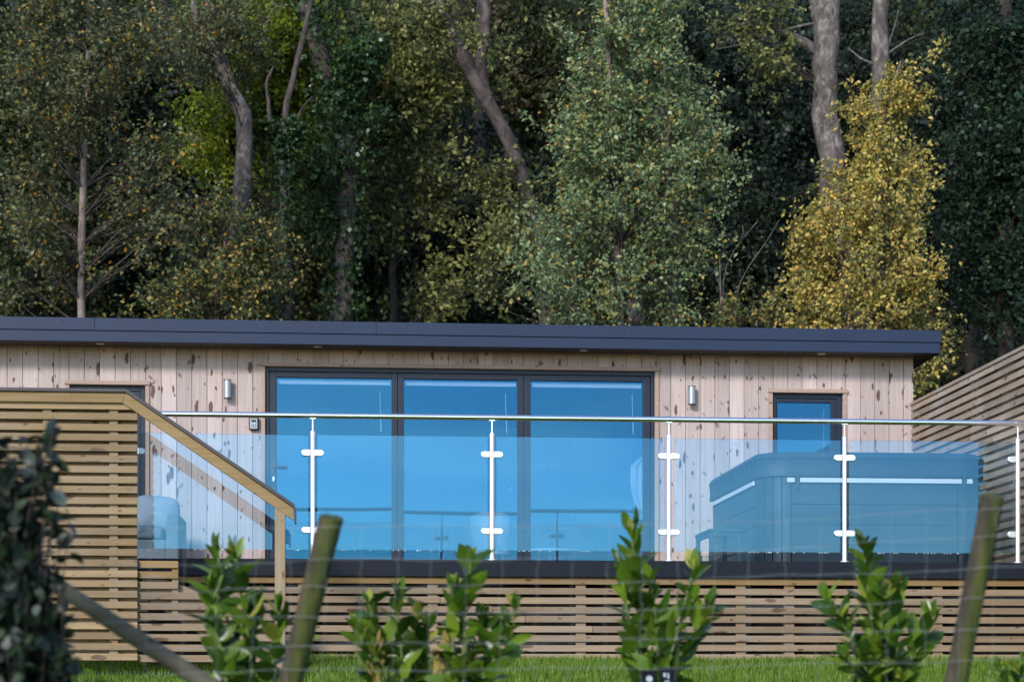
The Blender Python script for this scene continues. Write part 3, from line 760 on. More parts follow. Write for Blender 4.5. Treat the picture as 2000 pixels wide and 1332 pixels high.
SFY = 17.7; zs1 = PZ(1002, SFY, 330); xs1 = PX(350, SFY); xs0 = PX(150, SFY)
sofa = empty('garden_sofa', (PX(290, SFY), SFY+.4, DZ), 'grey outdoor sofa against the cladding behind the slatted screen', 'sofa')
MB().box(xs0, xs1-.11, SFY, SFY+.75, DZ+.04, DZ+.34).build('seat_base', M['rattan'], sofa, .02)
MB().hexa([(xs1-.135,SFY,DZ),(xs1,SFY,DZ),(xs1,SFY+.8,DZ),(xs1-.135,SFY+.8,DZ),(xs1-.105,SFY,zs1),(xs1,SFY,zs1),(xs1,SFY+.8,zs1),(xs1-.105,SFY+.8,zs1)]).build('armrest', M['rattan'], sofa, .02, seg=3)
MB().box(xs0, xs1-.14, SFY+.755, SFY+.9, DZ, zs1+.1).build('backrest', M['rattan'], sofa, .02)
MB().box(xs0+.01, xs1-.145, SFY-.01, SFY+.74, DZ+.345, DZ+.46).build('seat_cushion', M['rattan'], sofa, .03, seg=3)
cu = pillow(P(305, 1003, SFY+.25), .21, .09, .17, (R(-14), R(4), R(6)), 'scatter_cushion', M['cushion'], seed=1)
tag(cu, 'pale scatter cushion leaning in the corner by the sofa arm', 'cushion')
cu = pillow(P(262, 1008, SFY+.3), .20, .09, .18, (R(-16), R(-5), R(-4)), 'scatter_cushion', M['cushion'], seed=2)
tag(cu, 'pale scatter cushion on the sofa, partly hidden by the slatted screen', 'cushion')

# ---------------------------------------------------------------- inside the lodge
KY = 22.0
kx0, kx1 = PX(790, KY), PX(1235, KY)
ku = empty('kitchen_unit', ((kx0+kx1)/2, KY, DZ), 'grey kitchen cupboards with bright bow handles behind the glazed doors', 'cupboard')
MB().box(kx0, kx1, KY+.02, KY+.6, DZ, DZ+1.92).build('carcass', M['cabinet'], ku, .003)
cb = (.5*(kx1-kx0))
xm = PX(1012, KY)
for (a, b, za, zb_) in ((kx0, PX(945, KY), .1, 1.9), (PX(945, KY), xm, .1, 1.9), (xm, PX(1110, KY), .62, 1.9), (xm, PX(1110, KY), .1, .61), (PX(1110, KY), kx1, .1, 1.9)):
    d = MB().box(a+.004, b-.004, KY-.002, KY+.0195, DZ+za, DZ+zb_).build('cupboard_door', M['cabinet'], ku, .003)
def bow(px, py, vert, s=.055):
    c = P(px, py, KY); pts = []
    for k in range(7):
        t_ = -1+2*k/6; o = .035*(1-t_**4)
        pts.append((c.x+(0 if vert else t_*s), KY-.004-o, c.z+(t_*s if vert else 0)+(0 if vert else .012*(1-t_*t_))) if not vert else (c.x+.02*(1-t_*t_), KY-.004-o, c.z+t_*s))
    MB().tube(pts, [.013]*2+[.008]*3+[.013]*2, 8).build('cupboard_handle', M['white'], ku, 0, True)
bow(994, 950, True); bow(876, 950, True, .04); bow(1060, 911, False); bow(1071, 1047, False)
bow(1133, 952, True, .03); bow(1142, 1047, True, .03)
# dining chair with a curved back, and table
DY = 20.6
dc = empty('dining_chair', (PX(958, DY), DY, DZ), 'white moulded dining chair seen through the middle glazed door', 'chair')
cx = PX(958, DY); zse = DZ+.45
bkv = MB()
nb = 12
vs = []
for i in range(nb+1):
    a = math.pi*(.12+.76*i/nb); 
    for zz, sc2 in ((zse-.02, .80), (zse+.22, .95), (zse+.40, 1.0)):
        vs.append((cx+.24*sc2*math.cos(a), DY-.22*sc2*math.sin(a)+.1, zz-(.06*abs(math.cos(a))**3 if zz > zse+.3 else 0)))
m = MB(); m.v = vs
for i in range(nb):
    for j in range(2): m.f.append((i*3+j, i*3+j+1, (i+1)*3+j+1, (i+1)*3+j))
o = m.build('backrest', M['white'], dc, 0, True); sm = o.modifiers.new('solid', 'SOLIDIFY'); sm.thickness = .012
MB().prism([(cx+.22*math.cos(a), DY+.1+.21*math.sin(a)) for a in np.linspace(0, 2*math.pi, 20, endpoint=False)], zse-.03, zse).build('seat', M['white'], dc, .006)
for sx, sy in ((-1,-1),(1,-1),(-1,1),(1,1)): MB().tube([(cx+sx*.12, DY+.1+sy*.12, zse-.03), (cx+sx*.21, DY+.1+sy*.2, DZ)], [.014,.009], 10).build('leg', M['trim'], dc, 0, True)
dt = empty('dining_table', (PX(1085, DY), DY, DZ), 'small white round table seen low through the right glazed door', 'table')
cx = PX(1075, 20.9)
MB().lathe([(.27, .0), (.30, .012), (.30, .03)], (cx, 20.9, DZ+.46), 32).build('table_top', M['white'], dt, 0, True)
MB().lathe([(.16, 0), (.15, .02), (.03, .05), (.025, .46)], (cx, 20.9, DZ), 20).build('pedestal', M['white'], dt, 0, True)
# gown / curtain hanging inside
cu0 = P(1247, 893, W+.35)
m = MB(); cols = 14; rows = 14
zt2 = PZ(892, W+.3, 1250); zb2 = PZ(1015, W+.3, 1250)
for i in range(rows+1):
    f = i/rows; zz = zt2+(zb2-zt2)*f
    xa = PX(1252-(20*min(1, f*7) if f < .45 else 20-14*((f-.45)/.55)), W+.3); xb = PX(1263, W+.3)
    for j in range(cols+1):
        g = j/cols; m.v.append((xa+(xb-xa)*g, W+.3+.025*math.sin(g*15+f*2), zz))
for i in range(rows):
    for j in range(cols): m.f.append((i*(cols+1)+j, i*(cols+1)+j+1, (i+1)*(cols+1)+j+1, (i+1)*(cols+1)+j))
o = m.build('curtain', M['white'], None, 0, True); sm = o.modifiers.new('solid', 'SOLIDIFY'); sm.thickness = .006
tag(o, 'white curtain gathered just inside the right edge of the glazed doors', 'curtain')

# ---------------------------------------------------------------- foliage engine
def leaf_quads(rng, pos, size, up=.3, aspect=.62, szvar=.35):
    n = len(pos)
    nrm = rng.normal(size=(n, 3)); nrm[:, 2] = np.abs(nrm[:, 2])*.6+up; nrm /= np.linalg.norm(nrm, axis=1)[:, None]
    t = rng.normal(size=(n, 3)); t[:, 2] -= .35; t -= nrm*np.sum(t*nrm, axis=1)[:, None]; t /= np.linalg.norm(t, axis=1)[:, None]
    b = np.cross(nrm, t); s = size*(1+szvar*rng.uniform(-1, 1, n))[:, None]
    v = np.empty((n, 4, 3)); v[:, 0] = pos; v[:, 1] = pos+t*s*.45+b*s*aspect*.5+nrm*s*.10; v[:, 2] = pos+t*s; v[:, 3] = pos+t*s*.45-b*s*aspect*.5+nrm*s*.10
    return v.reshape(-1, 3), np.arange(n*4).reshape(-1, 4)
def tubes_np(paths, rads, n=4):
    """paths list of (k,3) arrays with same k"""
    Pn = np.array(paths); Rn = np.array(rads); m, k, _ = Pn.shape
    T = np.gradient(Pn, axis=1); T /= np.linalg.norm(T, axis=2)[:, :, None]+1e-9
    ref = np.zeros_like(T); ref[:, :, 0] = .3; ref[:, :, 1] = 1
    A_ = np.cross(T, ref); A_ /= np.linalg.norm(A_, axis=2)[:, :, None]+1e-9; B_ = np.cross(T, A_)
    ang = np.arange(n)*2*math.pi/n
    V = Pn[:, :, None, :]+Rn[:, :, None, None]*(A_[:, :, None, :]*np.cos(ang)[None, None, :, None]+B_[:, :, None, :]*np.sin(ang)[None, None, :, None])
    idx = np.arange(m*k*n).reshape(m, k, n)
    a = idx[:, :-1, :]; b = np.roll(idx, -1, axis=2)[:, :-1, :]; c = np.roll(idx, -1, axis=2)[:, 1:, :]; d = idx[:, 1:, :]
    return V.reshape(-1, 3), np.stack([a, b, c, d], -1).reshape(-1, 4)
def smooth_path(pts, n):
    pts = np.array(pts, float); d = np.r_[0, np.cumsum(np.linalg.norm(np.diff(pts, axis=0), axis=1))]; s = np.linspace(0, d[-1], n)
    # catmull-like smoothing by repeated averaging of a dense linear sample
    q = np.stack([np.interp(s, d, pts[:, i]) for i in range(3)], 1)
    for _ in range(3): q[1:-1] = (q[:-2]+2*q[1:-1]+q[2:])/4
    return q
def tree(name, label, Y, trunks, blobs, leafm, barkm, nbr=120, per=90, size=.06, spread=.16, group='trees of the wood behind the lodge', seed=1, extra=None, cat='tree', nested=.55, rtop=.3):
    """trunks: list of ([(px,py)...] bottom to top, r_bottom, r_top) ; blobs: (px,py,rx,ry,depth,weight) in photo px at plane Y"""
    rng = np.random.default_rng(seed)
    tps = []
    for pts, r0, r1 in trunks:
        w_ = [np.array(P(x, y, Y)) for x, y in pts]
        b = w_[0].copy(); g = gz(b[0], Y); w0 = b.copy()
        if b[2] > g and pts[0][1] >= 470: w_ = [np.array((b[0]+.04*(b[2]-g), Y, g-.1))]+w_
        tps.append((w_, r0, r1))
    b0 = tps[0][0][0]
    root = empty(name, (b0[0], Y, gz(b0[0], Y)), label, cat, group)
    mb = MB(); allp = []
    for w_, r0, r1 in tps:
        n = 26; q = smooth_path(w_, n); rng2 = np.random.default_rng(seed+5)
        q[1:-1] += rng2.normal(size=(n-2, 3))*np.array([r0*.10, r0*.1, 0])
        rad = np.linspace(r0, r1, n)*(1+.07*rng2.normal(size=n)); rad[0] *= 1.25
        mb.tube([Vector(v) for v in q], list(rad), 12); allp.append(q)
    mb.build('trunk', barkm, root, 0, True)
    if not blobs: return root, allp
    tp = np.concatenate(allp)
    wts = np.array([b[5]*b[2]*b[3] for b in blobs], float); wts /= wts.sum()
    tips = []; starts = []
    ch = rng.choice(len(blobs), nbr, p=wts)
    lead = None
    for ci, c in enumerate(ch):
        px, py, rx, ry, dp, _ = blobs[c]; s = FPX/Y
        if lead is None or ci % 4 == 0:
            v = rng.normal(size=3); v /= np.linalg.norm(v); rr_ = rng.uniform(.1, 1)**.5
            cc = np.array(P(px, py, Y)); tip = cc+v*rr_*np.array([rx/s, dp, ry/s]); lead = tip
        else: tip = lead+rng.normal(size=3)*np.array([1.3, 1.3, .9])*spread
        tips.append(tip)
        want = tip[2]-.55*np.linalg.norm(tip[:2]-tp[:, :2].mean(0))-.15
        h = np.abs(tp[:, 2]-want)+.25*np.linalg.norm(tp[:, :2]-tip[:2], axis=1); starts.append(tp[h.argmin()])
    paths = []; rads = []; pos = []
    for s0, e in zip(starts, tips):
        d = e-s0; ln = np.linalg.norm(d)
        bend = rng.normal(size=3)*.06*ln; mid = s0+d*.5+np.array([0, 0, .10*ln])+bend
        t = np.linspace(0, 1, 7)[:, None]; q = (1-t)**2*s0+2*t*(1-t)*mid+t*t*e; q[1:-1] += rng.normal(size=(5, 3))*.012
        r_ = min(.016, .005+.004*ln); paths.append(q); rads.append(np.linspace(r_, .002, 7))
        # twigs
        for k in range(4):
            i = rng.integers(3, 6); o = q[i]; dirv = rng.normal(size=3)*.5+d/ln+np.array([0, 0, -.55]); dirv /= np.linalg.norm(dirv); L_ = spread*rng.uniform(1, 2.6)
            t7 = np.linspace(0, 1, 7)[:, None]; tw = o+dirv*L_*t7+np.array([0, 0, -.12*L_])*t7**2
            paths.append(tw); rads.append(np.linspace(.0035, .0012, 7))
            m_ = int(per*.16); tt = rng.uniform(.15, 1.05, m_)[:, None]
            pos.append(o+dirv*L_*tt+np.array([0, 0, -.12*L_])*tt**2+rng.normal(size=(m_, 3))*spread*.20)
        m_ = int(per*.36); tt = rng.uniform(.45, 1.06, m_)[:, None]
        base = s0*(1-tt)**2+2*tt*(1-tt)*mid+tt*tt*e
        pos.append(base+rng.normal(size=(m_, 3))*spread*np.array([.36, .36, .42]))
    V, Fq = tubes_np(paths, rads, 3); npmesh('branches', V, Fq, M['bark_brown'], root)
    V, Fq = leaf_quads(rng, np.concatenate(pos), size); npmesh('crown', V, Fq, leafm, root)
    return root, allp
def ivy(root, allp, leafm, n, rad, size, seed, zlo=None, zhi=None, droop=.2):
    rng = np.random.default_rng(seed); q = np.concatenate(allp)
    if zlo is not None: q = q[(q[:, 2] > zlo) & (q[:, 2] < zhi)]
    i = rng.integers(0, len(q)-1, n); f = rng.uniform(0, 1, n)[:, None]
    seg = np.linalg.norm(q[i+1]-q[i], axis=1) < 1.5
    base = q[i]*(1-f)+q[np.minimum(i+1, len(q)-1)]*f; base = base[seg]
    v = rng.normal(size=(len(base), 3))*np.array([1, 1, .6]); v /= np.linalg.norm(v, axis=1)[:, None]
    lump = .55+.45*np.sin(base[:, 2]*4.3+seed)*np.cos(base[:, 2]*1.7+1)
    pos = base+v*rad*(rng.uniform(.2, 1, len(base))**.6*(.5+.6*np.abs(lump)))[:, None]
    V, Fq = leaf_quads(rng, pos, size, up=.1, aspect=.9); npmesh('ivy', V, Fq, leafm, root)
# ---- named trees, near layer
G = 'trees of the wood behind the lodge'
tree('birch_tree', 'slender birch with pale trunk and thin dull leaves at far left', 23.6,
     [([(158, 640), (156, 540), (162, 430), (160, 330), (170, 220), (168, 120), (180, -60)], .062, .03)],
     [(100, 150, 190, 200, 1.1, 1), (280, 130, 190, 190, 1.1, 1.0), (250, 380, 170, 150, 1.0, 1.0), (60, 420, 130, 160, 1.0, 1), (330, 320, 110, 120, .9, .8), (130, 560, 150, 70, .8, .5), (240, 0, 240, 90, 1, .9)],
     L['birch_dull'], M['bark_birch'], 225, 92, .057, .18, G, 11)
tree('bushy_sapling', 'bushy sapling with orange and green leaves left of the ivy trees', 23.9,
     [([(420, 650), (425, 560), (440, 470)], .06, .02)],
     [(465, 520, 100, 85, .8, 1), (370, 560, 110, 75, .8, .7), (500, 470, 50, 40, .5, .9), (330, 580, 70, 50, .5, .5), (430, 430, 60, 50, .5, .5), (480, 605, 70, 30, .5, .6)],
     L['orange_mix'], M['bark_birch'], 120, 78, .056, .18, G, 12)
tree('crooked_tree', 'crooked grey tree whose trunk kinks twice above the left of the roof', 25.6,
     [([(455, 560), (462, 430), (470, 360), (492, 255), (484, 225), (440, 165), (418, 110), (410, 60), (402, -60)], .15, .09), ([(430, 150), (408, 125), (392, 90), (380, 20), (372, -50)], .06, .035)],
     [(430, 40, 120, 90, .9, 1), (350, 70, 90, 80, .8, .5)], L['birch_dull'], M['bark_grey'], 70, 80, .055, .18, G, 13)
rt, ap = tree('ivy_tree', 'leaning dark tree wrapped in ivy rising left of centre', 26.2,
     [([(668, 640), (675, 500), (684, 380), (672, 260), (640, 150), (605, 60), (575, -60)], .15, .11), ([(660, 210), (690, 140), (730, 90)], .05, .02)],
     [(690, 250, 60, 70, .6, 1), (610, 330, 60, 90, .6, .9), (660, 60, 50, 60, .5, .6)], L['ivy'], M['bark_brown'], 50, 80, .07, .18, G, 14)
ivy(rt, ap, L['ivy'], 9000, .36, .065, 3)
rt, ap = tree('ivy_sapling', 'thin upright trunk covered in ivy between crooked and leaning trees', 25.0,
     [([(548, 640), (550, 480), (556, 340), (548, 240), (566, 160), (600, 60), (615, -40)], .06, .03), ([(556, 300), (590, 210), (610, 190)], .02, .01), ([(528, 240), (520, 160), (535, 130)], .03, .015)], [], None, M['bark_brown'], seed=15, group=G)
ivy(rt, ap, L['ivy'], 2600, .15, .06, 4, -1, PZ(250, 25))
tree('lime_leaved_tree', 'tree with glowing yellow-green leaves above the crooked trunk', 27.2,
     [([(560, 560), (548, 380), (540, 200), (530, -60)], .12, .07)],
     [(500, 90, 120, 90, 1.3, 1), (560, 40, 110, 60, 1.2, .7), (440, 200, 70, 80, 1, .5), (610, 200, 60, 90, 1, .7), (600, 330, 70, 80, 1, .6), (400, 270, 60, 60, 1, .4)],
     L['lime'], M['bark_dark'], 190, 95, .075, .22, G, 16)
tree('forked_tree', 'dark forked tree with bare V of limbs left of the big birch', 26.6,
     [([(1070, 640), (1050, 420), (985, 260), (952, 190), (905, 110), (862, 40), (835, -60)], .11, .085), ([(950, 190), (938, 130), (948, 60), (948, -60)], .075, .06)],
     [(890, 20, 90, 50, .8, .5), (960, 90, 60, 60, .7, .5), (985, 330, 60, 80, .6, .9), (960, 480, 70, 90, .7, .9)], L['pale'], M['bark_brown'], 70, 80, .07, .2, G, 17)
tree('maple_sapling', 'understorey maple with pale yellow-green sprays left of centre', 27.6,
     [([(770, 640), (765, 420), (740, 260), (745, 180)], .07, .03), ([(712, 110), (722, 60), (730, -40)], .03, .02)],
     [(740, 140, 110, 50, .9, 1.4), (850, 130, 80, 60, .8, 1.2), (790, 40, 110, 50, .9, .6), (790, 230, 110, 70, .9, .9), (830, 330, 90, 60, .9, .6), (780, 410, 70, 50, .8, .5), (860, 540, 60, 40, .7, .5)],
     L['pale'], M['bark_dark'], 220, 70, .085, .2, G, 18)
tree('birch_tree', 'large green birch filling the middle right above the roof', 23.4,
     [([(1212, 660), (1208, 540), (1204, 400), (1196, 280), (1190, 150), (1180, -60)], .065, .028), ([(1300, 420), (1308, 320), (1300, 200), (1290, 60)], .045, .02)],
     [(1210, 80, 130, 130, 1.0, 1), (1290, 50, 90, 100, .9, 1.0), (1100, 230, 120, 110, 1.0, 1), (1210, 260, 160, 130, 1.1, 1), (1310, 230, 100, 130, 1.0, 1), (1070, 380, 95, 105, 1, 1), (1200, 420, 150, 115, 1.1, 1.05), (1320, 420, 95, 110, 1, 1),
      (1010, 490, 90, 60, .8, .8), (1140, 550, 140, 80, 1, .9), (1330, 540, 120, 80, 1, .9), (1410, 330, 40, 60, .6, .5), (1390, 205, 60, 40, .6, .5), (990, 290, 50, 60, .6, .6)],
     L['birch_green'], M['bark_birch'], 385, 92, .056, .165, G, 19)
tree('grey_trunk_tree', 'pale grey trunk standing inside the large green birch', 25.2,
     [([(1245, 650), (1240, 560), (1232, 480)], .12, .10), ([(1312, 600), (1318, 480), (1300, 330), (1290, 210)], .12, .08), ([(1130, 660), (1118, 600), (1105, 550)], .1, .08)], [], None, M['bark_grey'], seed=20, group=G)
tree('beech_tree', 'thick mottled grey trunk with bare side limbs at upper right', 25.8,
     [([(1655, 640), (1640, 450), (1618, 330), (1612, 180), (1612, 80), (1618, -60)], .19, .165), ([(1605, 110), (1560, 75), (1520, 62), (1480, 42), (1440, 50)], .07, .02), ([(1600, 60), (1592, 20), (1580, -50)], .07, .06), ([(1535, 70), (1510, 30), (1500, -40)], .02, .012), ([(1600, 45), (1560, 52), (1530, 60)], .02, .012), ([(1500, 75), (1460, 85), (1400, 97)], .016, .006)],
     [(1460, 90, 45, 60, .5, 1), (1480, 20, 40, 30, .4, .4)], L['pale'], M['bark_grey'], 26, 60, .07, .16, G, 21)
tree('beech_tree', 'second mottled grey trunk rising out of the yellow tree', 25.5,
     [([(1700, 650), (1708, 480), (1706, 330), (1712, 190), (1722, 100), (1722, -60)], .12, .10), ([(1716, 130), (1680, 115), (1658, 95)], .02, .008), ([(1735, 90), (1748, 50), (1755, 20)], .015, .006), ([(1735, 105), (1770, 80), (1805, 65)], .016, .006)], [], None, M['bark_grey'], seed=22, group=G)
tree('birch_tree', 'yellow autumn birch of tapering shape right of centre', 23.5,
     [([(1700, 660), (1704, 520), (1702, 430), (1712, 340), (1722, 220), (1760, 120)], .045, .012), ([(1640, 650), (1645, 560), (1660, 470)], .05, .03)],
     [(1765, 160, 35, 60, .35, 1.1), (1720, 190, 50, 45, .5, 1.0), (1740, 250, 80, 60, .6, 1), (1680, 300, 60, 80, .7, .7), (1780, 330, 75, 80, .7, 1), (1710, 400, 130, 90, .9, 1), (1625, 480, 125, 90, .9, 1.5), (1790, 480, 90, 80, .9, 1), (1700, 570, 190, 80, 1, 1.1), (1560, 580, 90, 70, .8, 1.5), (1850, 590, 60, 60, .7, .8), (1830, 700, 60, 60, .7, .8), (1590, 400, 50, 50, .6, .6), (1820, 160, 30, 40, .3, .25)],
     L['birch_yellow'], M['bark_birch'], 320, 82, .055, .14, G, 24)
tree('bare_sapling', 'thin bare sapling with curved twigs between green birch and yellow birch', 23.2,
     [([(1408, 650), (1408, 560), (1405, 500)], .014, .008), ([(1408, 503), (1430, 490), (1460, 455), (1480, 432)], .010, .004), ([(1432, 545), (1475, 510), (1505, 465), (1522, 430)], .011, .004), ([(1450, 440), (1452, 455), (1445, 470)], .005, .003), ([(1405, 500), (1385, 495), (1370, 480)], .006, .003)],
     [(1420, 600, 60, 40, .4, 1)], L['orange_mix'], M['bark_grey'], 20, 60, .05, .12, G, 24)
# ---- far layer
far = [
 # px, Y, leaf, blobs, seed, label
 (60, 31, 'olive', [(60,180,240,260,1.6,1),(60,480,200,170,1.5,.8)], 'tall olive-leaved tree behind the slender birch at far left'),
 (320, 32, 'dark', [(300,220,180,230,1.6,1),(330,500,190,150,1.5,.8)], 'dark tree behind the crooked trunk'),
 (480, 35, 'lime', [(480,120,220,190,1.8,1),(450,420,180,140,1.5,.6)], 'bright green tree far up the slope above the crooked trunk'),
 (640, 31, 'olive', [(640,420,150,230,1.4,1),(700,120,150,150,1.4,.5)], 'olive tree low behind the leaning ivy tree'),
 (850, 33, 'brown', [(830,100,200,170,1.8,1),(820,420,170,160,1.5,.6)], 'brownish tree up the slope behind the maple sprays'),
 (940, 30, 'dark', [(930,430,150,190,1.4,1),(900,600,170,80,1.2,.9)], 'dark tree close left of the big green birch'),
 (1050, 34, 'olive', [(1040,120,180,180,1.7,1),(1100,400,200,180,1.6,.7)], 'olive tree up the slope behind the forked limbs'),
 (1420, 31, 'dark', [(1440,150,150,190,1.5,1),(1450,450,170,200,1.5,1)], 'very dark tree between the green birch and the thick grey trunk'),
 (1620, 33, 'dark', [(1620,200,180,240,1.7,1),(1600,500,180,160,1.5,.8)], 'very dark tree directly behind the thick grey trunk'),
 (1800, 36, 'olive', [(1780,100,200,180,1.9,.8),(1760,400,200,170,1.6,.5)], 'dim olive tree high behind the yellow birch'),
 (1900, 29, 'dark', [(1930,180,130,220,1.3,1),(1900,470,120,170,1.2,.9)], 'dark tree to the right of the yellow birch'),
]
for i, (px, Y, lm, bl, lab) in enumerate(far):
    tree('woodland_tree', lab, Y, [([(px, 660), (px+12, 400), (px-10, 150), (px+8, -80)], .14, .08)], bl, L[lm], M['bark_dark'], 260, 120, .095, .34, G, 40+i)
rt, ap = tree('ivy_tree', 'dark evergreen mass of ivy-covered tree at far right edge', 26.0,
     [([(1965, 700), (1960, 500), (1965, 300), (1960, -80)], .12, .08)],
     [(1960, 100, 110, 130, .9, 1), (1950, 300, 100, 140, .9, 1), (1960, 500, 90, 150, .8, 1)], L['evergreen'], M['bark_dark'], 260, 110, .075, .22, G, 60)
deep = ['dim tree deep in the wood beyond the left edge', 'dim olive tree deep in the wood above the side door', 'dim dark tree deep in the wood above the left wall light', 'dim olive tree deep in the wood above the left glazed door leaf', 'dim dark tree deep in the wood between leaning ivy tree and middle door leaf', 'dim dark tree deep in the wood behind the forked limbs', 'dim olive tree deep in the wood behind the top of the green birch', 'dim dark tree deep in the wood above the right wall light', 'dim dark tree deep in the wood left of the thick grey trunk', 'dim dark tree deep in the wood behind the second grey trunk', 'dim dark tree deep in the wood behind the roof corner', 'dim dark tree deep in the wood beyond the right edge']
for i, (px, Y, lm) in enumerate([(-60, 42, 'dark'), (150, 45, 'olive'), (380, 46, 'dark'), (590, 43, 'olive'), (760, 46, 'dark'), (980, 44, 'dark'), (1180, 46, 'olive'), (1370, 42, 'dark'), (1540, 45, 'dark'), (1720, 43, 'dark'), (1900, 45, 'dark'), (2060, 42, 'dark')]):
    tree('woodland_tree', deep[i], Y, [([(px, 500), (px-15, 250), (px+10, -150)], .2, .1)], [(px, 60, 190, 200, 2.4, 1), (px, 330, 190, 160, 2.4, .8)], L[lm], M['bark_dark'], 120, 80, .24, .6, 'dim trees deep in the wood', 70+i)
# ---- ground cover on the slope (nobody could count it)
rng = np.random.default_rng(99)
n = 70000; gx = rng.uniform(-9, 12, n); gy = 23.4+rng.uniform(0, 1, n)**1.3*26; gx *= (gy/26)
zz = np.array([gz(a, b) for a, b in zip(gx, gy)])
hgt = np.abs(np.sin(gx*1.9+gy*.7)*np.cos(gy*1.3-gx*.6))*1.1+.25
pos = np.stack([gx, gy, zz+hgt*rng.uniform(0, 1, n)**.7], 1)
V, Fq = leaf_quads(rng, pos, .13, up=.4, aspect=.7); tag(npmesh('undergrowth', V, Fq, L['olive']), kind='stuff', label='tangled undergrowth and ivy covering the slope beneath the trees', cat='undergrowth')
n = 22000; gx = rng.uniform(-6, 8, n); gy = rng.uniform(23.2, 25.5, n); hgt = 1.9+1.2*np.abs(np.sin(gx*1.3+.6)*np.cos(gx*.55))
pos = np.stack([gx, gy, hgt*rng.uniform(.1, 1, n)**.6], 1)
V, Fq = leaf_quads(rng, pos, .075, up=.35, aspect=.75); tag(npmesh('brambles', V, Fq, L['olive']), kind='stuff', label='low brambles and leaves just above the roof edge', cat='brambles')
# straw grass at right behind the fence
def blades(rng, x, y, z, h, wd, lean, mat, name):
    n = len(x); a = rng.uniform(0, 2*math.pi, n); d = np.stack([np.cos(a), np.sin(a), np.zeros(n)], 1)
    sd = np.stack([-np.sin(a), np.cos(a), np.zeros(n)], 1); b = np.stack([x, y, z], 1); H = h[:, None]
    l_ = (lean*rng.uniform(.2, 1, n))[:, None]
    v = np.empty((n, 6, 3)); up = np.array([0, 0, 1.])
    for i, (t_, ww) in enumerate(((0, 1), (.55, .8), (1, .08))):
        c = b+up*H*t_*(1-.3*l_*t_)+d*H*l_*t_**2; v[:, 2*i] = c-sd*wd*ww*.5; v[:, 2*i+1] = c+sd*wd*ww*.5
    f0 = np.arange(n)[:, None]*6; F_ = np.concatenate([f0+np.array([0, 1, 3, 2]), f0+np.array([2, 3, 5, 4])])
    return npmesh(name, v.reshape(-1, 3), F_, mat)
n = 5000; x = rng.uniform(PX(1850, 21), PX(2150, 21), n); y = rng.uniform(19.6, 22.5, n)
bz = 1.35+.45*(x-PX(1850, 21))
hb = MB()
for i in range(12):
    for j in range(2): pass
xa, xb = PX(1848, 20.5), PX(2250, 20.5)
m = MB(); gx_ = np.linspace(xa, xb+2, 12); gy_ = np.linspace(19.4, 24, 8)
for yy in gy_:
    for xx in gx_: m.v.append((xx, yy, max(0, min(1, (xx-xa)*1.6))*(1.0+.42*(xx-xa))+.35*max(0, yy-22)+.06*math.sin(xx*5+yy*3)))
for j in range(7):
    for i in range(11): m.f.append((j*12+i, j*12+i+1, (j+1)*12+i+1, (j+1)*12+i))
tag(m.build('bank', M['ground'], None, 0, True), kind='structure')
zb_ = np.clip((x-xa)*1.6, 0, 1)*(1.0+.42*(x-xa))
o = blades(rng, x, y, zb_, rng.uniform(.7, 1.5, n), .012, .5, L['straw'], 'long_grass'); tag(o, 'dry straw-coloured long grass on the bank behind the fence', 'grass', kind='stuff')
# ---- lawn blades near the skirting
n = 90000; y = 14.93-rng.uniform(0, 1, n)**1.1*3.2; x = rng.uniform(-4.3, 5.4, n)
z = np.array([gz(a, b) for a, b in zip(x, y)])-.01
patch = .5+.5*np.sin(x*2.1+y)*np.cos(x*.9-y*1.7)
o = blades(rng, x, y, z, .045+.04*patch*rng.uniform(.4, 1, n)+.02*rng.uniform(0, 1, n), .007, .45, L['grass'], 'grass'); tag(o, 'short bright green lawn grass below the deck', 'grass', kind='stuff')
n = 30000; y = rng.uniform(5, 12, n); x = rng.uniform(-3, 3.5, n)
z = np.array([gz(a, b) for a, b in zip(x, y)])-.01
o = blades(rng, x, y, z, rng.uniform(.06, .16, n), .009, .5, L['grass'], 'grass'); tag(o, 'longer rough grass between the wire fence and the lawn', 'grass', kind='stuff')

# ---------------------------------------------------------------- laurels
def leaf_template(nu=7):
    t = np.linspace(0, 1, nu); w = np.sin(math.pi*t**.85)**.75*.215; w[0] = .012; w[-1] = .0
    rows = []
    for ti, wi in zip(t, w):
        z = -.16*ti*ti
        rows += [(ti, -wi, z+.28*wi), (ti, 0, z), (ti, wi, z+.28*wi)]
    v = np.array(rows); f = []
    for i in range(nu-1):
        for j in range(2): f.append((i*3+j, i*3+j+1, (i+1)*3+j+1, (i+1)*3+j))
    return v, np.array(f)
TV, TF = leaf_template()
def put_leaves(rng, pos, dirs, size, name, mat, parent, wide=1.0, roll=.8):
    n = len(pos); d = dirs/np.linalg.norm(dirs, axis=1)[:, None]
    up = np.tile(np.array([0, 0, 1.]), (n, 1))+rng.normal(size=(n, 3))*roll
    s = np.cross(up, d); s /= np.linalg.norm(s, axis=1)[:, None]; u = np.cross(d, s)
    sz = size[:, None, None]
    V = pos[:, None, :]+sz*(TV[None, :, 0, None]*d[:, None, :]+TV[None, :, 1, None]*wide*s[:, None, :]+TV[None, :, 2, None]*u[:, None, :])
    Fa = (np.arange(n)[:, None, None]*len(TV)+TF[None]).reshape(-1, 4)
    return npmesh(name, V.reshape(-1, 3), Fa, mat, parent, True)
